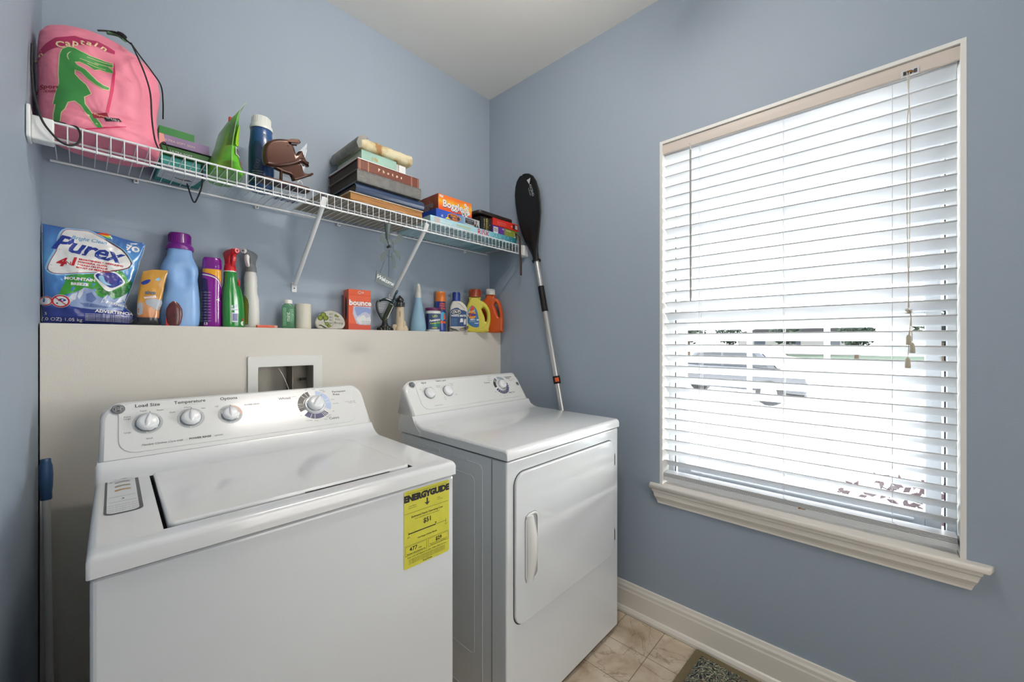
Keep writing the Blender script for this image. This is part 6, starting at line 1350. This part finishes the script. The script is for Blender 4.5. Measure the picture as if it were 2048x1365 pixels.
# --- green harp figurine
hp = thing('harp_figurine', 'dark green harp figurine with white strings on a knobbly base', 'figurine', (1.062, -.056, LZ), radians(-26))
hg = M('bottle_green_glaze', (22, 44, 36), .18, coat=.7); hg2 = M('olive_black_glaze', (40, 50, 26), .2, coat=.6)
def HP(pts): return [((p[0]-.5*1050+115)/10.5*.00205*1.03, (1262-p[1])/10.5*.00212) for p in pts]
mb = MB(); random.seed(11)
for k in range(22):
    a = k*2.4; r_ = .030*sqrt((k+1)/22); h_ = .012+.016*(1-r_/.03)
    R_ = [(h_*.0, .010, .010), (h_*.5, .0105, .0105), (h_, .008, .008), (h_*1.25, .003, .003)]
    mb.rings([(z, a_, b_, r_*cos(a)*1.0, r_*.7*sin(a)) for z, a_, b_ in R_], M('black_green_rock', (20, 24, 22), .22, coat=.5), 10)
mb.rings([(0, .034, .024), (.012, .028, .02), (.030, .014, .012), (.055, .010, .009)], M('black_green_rock'), 18); mb.build('base', hp)
mb = MB(); mb.solid([smooth_loop([(-.012, .040), (.006, .044), (.020, .066), (.044, .118), (.036, .128), (.020, .132), (.010, .110), (-.008, .070)], 3)], .012, .008, hg2, xz(0), True, 3); mb.solid([[(.010, .056), (.0125, .055), (.0385, .116), (.036, .117)]], .0008, .0003, wht, xz(-.0125)); mb.build('soundboard', hp)
mb = MB(); mb.tube(smooth_path([(-.010, 0, .050), (-.024, 0, .075), (-.034, 0, .100), (-.036, 0, .125), (-.030, 0, .140)]), .0055, hg, 12); mb.build('pillar', hp)
mb = MB(); mb.solid([smooth_loop([(-.030, .136), (-.010, .152), (.006, .156), (.024, .150), (.034, .150), (.042, .170), (.056, .190), (.060, .192), (.048, .160), (.050, .140), (.040, .120), (.030, .128), (.016, .138), (-.006, .140)], 3)], .011, .008, M('dark_teal_glaze', (22, 48, 54), .2, coat=.6), xz(0), True, 3); mb.build('neck', hp)
mb = MB()
for k in range(7): t_ = k/6; mb.tube([(-.031+.010*t_*.5, -.002, .132-.052*t_*.9), (.012-.020*t_, -.004, .139-.050*t_)], .0012, wht, 6)
mb.build('strings', hp)

# --- lighthouse figurine
lh = thing('lighthouse_figurine', 'cream stone lighthouse figurine with a black dome top', 'figurine', (1.143, -.055, LZ), radians(-30))
lst = M('cream_sandstone', (206, 188, 160), .75, noise_amt=.08, nscale=30, bump=.4, bscale=90); irn = M('black_iron', (24, 24, 26), .3, coat=.3)
mb = MB()
for k, (x, y, r_, h_) in enumerate(((-.022, -.006, .015, .030), (0, -.012, .020, .020), (.022, -.008, .014, .024), (.012, .010, .02, .03), (-.012, .012, .02, .03), (.030, 0, .010, .015), (.018, -.006, .011, .048))): mb.rings([(0, r_*1.05, r_, x, y, 3), (h_*.7, r_, r_*.95, x, y, 3), (h_, r_*.75, r_*.7, x, y, 2.5)], lst, 14)
mb.rings([(.005, .0235, .0235), (.06, .0205, .0205), (.118, .0185, .0185)], lst, 32); mb.box((-.001, -.0222, .068), (.002, -.0190, .094), M('slot_shadow', (120, 104, 84), .8)); mb.build('tower', lh)
mb = MB(); mb.rings([(.117, .0235, .0235), (.121, .0235, .0235)], irn, 28); mb.rings([(.118, .0150, .0150), (.140, .0150, .0150)], M('lantern_grey', (150, 152, 150), .3), 20)
for z in (.128, .136): mb.tube([(.0235*cos(2*pi*k/28), .0235*sin(2*pi*k/28), z) for k in range(28)], .0012, irn, 5, closed=True)
for k in range(10): a = 2*pi*k/10; mb.box((-.0022, -.0246, .120), (.0022, -.0228, .140), irn, fn=lambda x, y, z, a=a: (x*cos(a)-y*sin(a), x*sin(a)+y*cos(a), z))
mb.build('gallery', lh)
mb = MB(); mb.rings([(.140, .0165, .0165), (.143, .0185, .0185), (.150, .0200, .0200), (.156, .0180, .0180), (.164, .0110, .0110), (.170, .0050, .0050), (.174, .0015, .0015)], irn, 24); mb.build('dome', lh)

# --- pale blue spray bottle seen from behind, white head
bs_ = thing('spray_bottle', 'frosted pale blue spray bottle with a white head beside the lighthouse', 'spray bottle', (1.250, -.054, LZ), radians(-30))
fbm = M('frosted_blue_plastic', (140, 176, 198), .38, subs=.2); mb = MB(); mb.rings([(0, .036, .026), (.005, .039, .029), (.03, .0385, .029), (.065, .034, .027), (.068, .0335, .0265), (.11, .0255, .022), (.14, .019, .0185), (.165, .0155, .0155), (.172, .0150, .0150)], fbm, 36); mb.build('bottle_body', bs_)
mb = MB(); mb.rings([(.170, .0155, .0155), (.180, .0160, .0160), (.205, .0145, .0150, 0, -.002), (.225, .0115, .0165, 0, -.003), (.238, .0085, .014, 0, -.004), (.242, .004, .009, 0, -.004)], M('ivory_head', (206, 204, 196), .4), 22); mb.solid([smooth_loop([(-.012, .222), (-.030, .218), (-.032, .206), (-.016, .204)], 3)], .006, .003, M('ivory_head'), lambda u, v, d=0: (d, -u*1.0, v), True); mb.build('spray_head', bs_)
# --- tub
tbx = thing('cleaner_tub', 'white tub with purple lid and blue label on the ledge', 'tub', (1.334, -.066, LZ), radians(-34))
mb = MB(); mb.rings([(0, .033, .033), (.004, .0345, .0345), (.10, .0395, .0395), (.108, .0400, .0400)], white, 40); fb = lambda u, v, d=0: cyl(.0345+.05*v, 0)(u, v, d)
mb.flat([[(-.050, .010), (.052, .010), (.052, .092), (-.050, .092)]], fb, ink_('slate_blue_label', (70, 92, 128)), .0004, .007); mb.flat([[(-.050, .010), (-.028, .010), (-.028, .092), (-.050, .092)]], fb, ink_('indigo_label', (42, 40, 100)), .0007, .007)
mb.flat([smooth_loop([(-.01, .04), (.02, .046), (.046, .05), (.046, .03), (.0, .022)], 2)], fb, ink_('teal_label', (40, 130, 120)), .0007, .007); mb.text("LA's", .015, fb, ink_('lime_text', (196, 206, 60)), (.008, .078), radians(8), d=.0012, bold=.0006, edge=.006); mb.text('Awesome', .0165, fb, wht, (.012, .058), radians(8), d=.0014, bold=.0010, edge=.006); mb.text('Power Oxy', .0125, fb, ink_('lime_text'), (.012, .043), radians(8), d=.0012, bold=.0004, edge=.006); mb.text('cleaner', .010, fb, ink_('yellow_text', (226, 210, 70)), (.006, .018), d=.0012, bold=.0003, edge=.006); mb.build('tub_body', tbx)
mb = MB(); mb.rings([(.106, .0415, .0415), (.108, .0425, .0425), (.120, .0425, .0425), (.122, .041, .041)], M('plum_lid', (96, 32, 84), .3), 40); mb.build('lid', tbx)
# --- aerosol can
ae = thing('aerosol_can', 'blue aerosol can with an orange cap behind the white tub', 'aerosol can', (1.407, -.031, LZ), radians(-36))
blu = M('blue_can_gloss', (34, 66, 150), .15, coat=.6); mb = MB(); mb.rings([(0, .0275, .0275), (.003, .0285, .0285), (.158, .0285, .0285), (.164, .026, .026)], blu, 36); fb = cyl(.0285)
mb.flat([[(-.012, .110), (.034, .110), (.034, .160), (-.012, .160)]], fb, ink_('indigo_label'), .0003, .006)
for s_, z, m_, sz in (('CITRUS', .150, ink_('orange_text', (226, 90, 40)), .010), ('STAIN', .138, ink_('orange_text'), .013), ('LIFTER', .124, ink_('orange_text'), .012)): mb.text(s_, sz, fb, m_, (.012, z), d=.0007, bold=.0006, edge=.006)
mb.flat([smooth_loop([(-.004, .07), (.01, .06), (.03, .07), (.03, .10), (.01, .105), (-.004, .095)], 3)], fb, ink_('cyan_print', (70, 160, 200)), .0005, .006); mb.flat([smooth_loop([(.018, .066), (.028, .07), (.028, .09), (.020, .095)], 3)], fb, ink_('orange_text'), .0008, .006); mb.flat([[(-.024, .046), (.036, .044), (.036, .056), (-.024, .060)]], fb, ink_('orange_text'), .0006, .006); mb.build('can_body', ae)
mb = MB(); mb.rings([(.163, .0285, .0285), (.166, .029, .029), (.210, .0275, .0275), (.216, .025, .025)], M('orange_cap', (222, 120, 40), .25, coat=.3), 32); mb.build('cap', ae)

# --- jugs
def jug(name, label, cat, loc, rz, outl, hole, th, bev, mat, capr, capz, caph, capmat, neckx=0.0, group=None):
    o = thing(name, label, cat, loc, rz, group); mb = MB(); sp = [smooth_loop(outl, 3)]+([smooth_loop(hole, 3)] if hole else [])
    mb.solid(sp, th, bev, mat, xz(0), True, 5); o_ = mb
    xs_ = [p[0] for p in outl if p[1] < .005]; cx_ = (min(xs_)+max(xs_))/2; hw2 = (max(xs_)-min(xs_))/2*1.0; mb.rings([(0, hw2, th*.90, cx_, 0, 3.5), (.004, hw2*1.03, th*.97, cx_, 0, 3.5), (.016, hw2*1.03, th*.97, cx_, 0, 3.5)], mat, 32)
    c = MB(); c.rings([(capz, capr*1.06, capr*1.06, neckx, 0), (capz+.004, capr*1.08, capr*1.08, neckx, 0), (capz+.007, capr, capr, neckx, 0), (capz+caph-.004, capr*.96, capr*.96, neckx, 0), (capz+caph, capr*.85, capr*.85, neckx, 0)], capmat, 32)
    for k in range(26): a = 2*pi*k/26; c.box((-.0006, -capr*1.02, capz+.009), (.0006, -capr*.93, capz+caph-.006), capmat, fn=lambda x, y, z, a=a: (neckx+x*cos(a)-y*sin(a), x*sin(a)+y*cos(a), z))
    c.build('cap', o)
    return o, o_
wj = M('white_jug_hdpe', (208, 204, 196), .38, subs=.1)
o, mb = jug('handled_bottle', 'white handled bottle with a blue cap and navy label on the ledge', 'bottle', (1.504, -.066, LZ), radians(-36), [(-.046, 0), (.044, 0), (.048, .010), (.048, .110), (.045, .132), (.033, .152), (.018, .164), (.008, .169), (-.012, .171), (-.030, .169), (-.038, .158), (-.046, .138), (-.049, .110), (-.049, .010)], None, .026, .010, wj, .0215, .170, .050, M('royal_blue_cap', (36, 62, 140), .3), -.012)
F6 = xz(-.0262); mb.flat([smooth_path([(-.045, .030), (.043, .030), (.043, .110)], 1)+smooth_path([(.043, .110), (.030, .118), (.010, .122), (-.004, .132), (-.024, .130), (-.045, .118)], 3)], F6, ink_('navy_label_print', (48, 76, 118)), .0003)
mb.flat([circ(-.014, .109, .026, 28, .0135)], F6, wht, .0006); mb.flat([circ(-.014, .109, .0235, 28, .0115)], F6, black, .0008); mb.text('OUT', .0175, F6, wht, (-.014, .109), d=.0011, bold=.0008, shear=.2); mb.text('WHITE BRITE', .0135, F6, wht, (-.001, .088), d=.0006, bold=.0006)
for k in range(5): mb.text('laundry whitener', .0052, F6, ink_('pale_blue_print'), (-.026, .070-.008*k), d=.0006)
mb.flat([[(.006, .052), (.010, .074), (.022, .074), (.024, .054)]], F6, wht, .0006); mb.flat([[(.028, .040), (.028, .072), (.031, .072), (.032, .056), (.035, .072), (.039, .072), (.038, .040), (.035, .040), (.034, .055), (.032, .040)]], F6, wht, .0006)
mb.solid([smooth_loop([(-.010, .160), (.006, .152), (.024, .132), (.034, .124), (.028, .140), (.012, .158), (.0, .164)], 3)], .004, .003, wj, xz(-.024), True); mb.build('bottle_body', o)
ylj = M('yellow_jug_hdpe', (206, 194, 76), .35, subs=.1)
o, mb = jug('detergent_jug', 'yellow detergent jug with a dark orange cap on the ledge', 'jug', (1.628, -.086, LZ), radians(-40), [(-.062, 0), (.054, 0), (.064, .020), (.073, .060), (.074, .095), (.068, .130), (.050, .160), (.030, .176), (.016, .182), (.015, .200), (-.046, .200), (-.048, .180), (-.060, .150), (-.071, .110), (-.073, .070), (-.068, .020)], [(.034, .138), (.046, .125), (.054, .100), (.052, .068), (.044, .060), (.040, .085), (.028, .115), (.022, .132)], .028, .013, ylj, .0345, .201, .044, M('burnt_orange_cap', (150, 58, 22), .25, coat=.4), -.014)
F7 = xz(-.0283)
lb_ = smooth_loop([(-.064, .078), (-.058, .110), (-.044, .142), (-.026, .150), (-.008, .130), (.002, .098), (.008, .060), (.006, .030), (-.020, .028), (-.046, .040), (-.060, .058)], 3)
mb.flat([lb_], F7, ink_('blue_jug_label', (60, 110, 158)), .0004); mb.flat([smooth_loop([(-.058, .100), (-.044, .138), (-.026, .148), (-.014, .120), (-.03, .11), (-.05, .09)], 3)], F7, ink_('label_sky', (120, 180, 200)), .0006); mb.flat([smooth_loop([(-.046, .120), (-.036, .146), (-.026, .148), (-.018, .130), (-.030, .122)], 3)], F7, ink_('label_red', (200, 80, 50)), .0008)
for r_, m_ in ((.0225, ink_('target_yellow', (230, 180, 50))), (.0185, ink_('target_orange', (222, 96, 34))), (.0150, ink_('target_yellow')), (.0115, ink_('target_orange'))): mb.flat([circ(-.032, .098, r_, 28)], F7, m_, .001+.0004*(.0225-r_)/.004)
mb.text('Tide', .0235, F7, ink_('target_blue', (34, 54, 140)), (-.031, .098), radians(8), d=.0026, bold=.0014); mb.text('SIMPLY', .009, F7, wht, (-.028, .070), d=.0012, bold=.0005); mb.text('clean & fresh', .0065, F7, wht, (-.03, .060), d=.001)
mb.flat([[(-.006, .066), (.006, .066), (.006, .074), (-.006, .074)]], F7, wht, .0008); mb.flat([[(-.018, .048), (.005, .048), (.005, .052), (-.018, .052)]], F7, wht, .0008)
mb.solid([smooth_loop([(-.070, .078), (-.062, .118), (-.044, .150), (-.010, .166), (.030, .158), (.062, .120), (.068, .080), (.056, .046), (.024, .022), (-.030, .018), (-.060, .044)], 3), smooth_loop([(-.0665, .078), (-.059, .116), (-.042, .146), (-.010, .162), (.028, .154), (.058, .118), (.064, .080), (.053, .049), (.022, .026), (-.029, .022), (-.057, .046)], 3)], .0016, .0012, ylj, xz(-.028), True); mb.build('jug_body', o)
orj = M('orange_jug_hdpe', (196, 84, 30), .35, subs=.08)
o, mb = jug('detergent_jug', 'orange detergent jug with a white cap in the corner of the ledge', 'jug', (1.738, -.092, LZ), radians(-58), [(-.060, 0), (.062, 0), (.068, .015), (.070, .060), (.066, .120), (.056, .165), (.040, .196), (.018, .208), (.016, .222), (-.034, .222), (-.036, .206), (-.056, .180), (-.066, .120), (-.068, .040), (-.066, .010)], [(.024, .176), (.034, .164), (.046, .128), (.050, .098), (.044, .092), (.036, .110), (.024, .140), (.016, .164)], .026, .013, orj, .0265, .223, .034, M('ribbed_white_cap', (214, 212, 208), .4), -.009)
mb.build('jug_body', o)
bpy.context.view_layer.update()
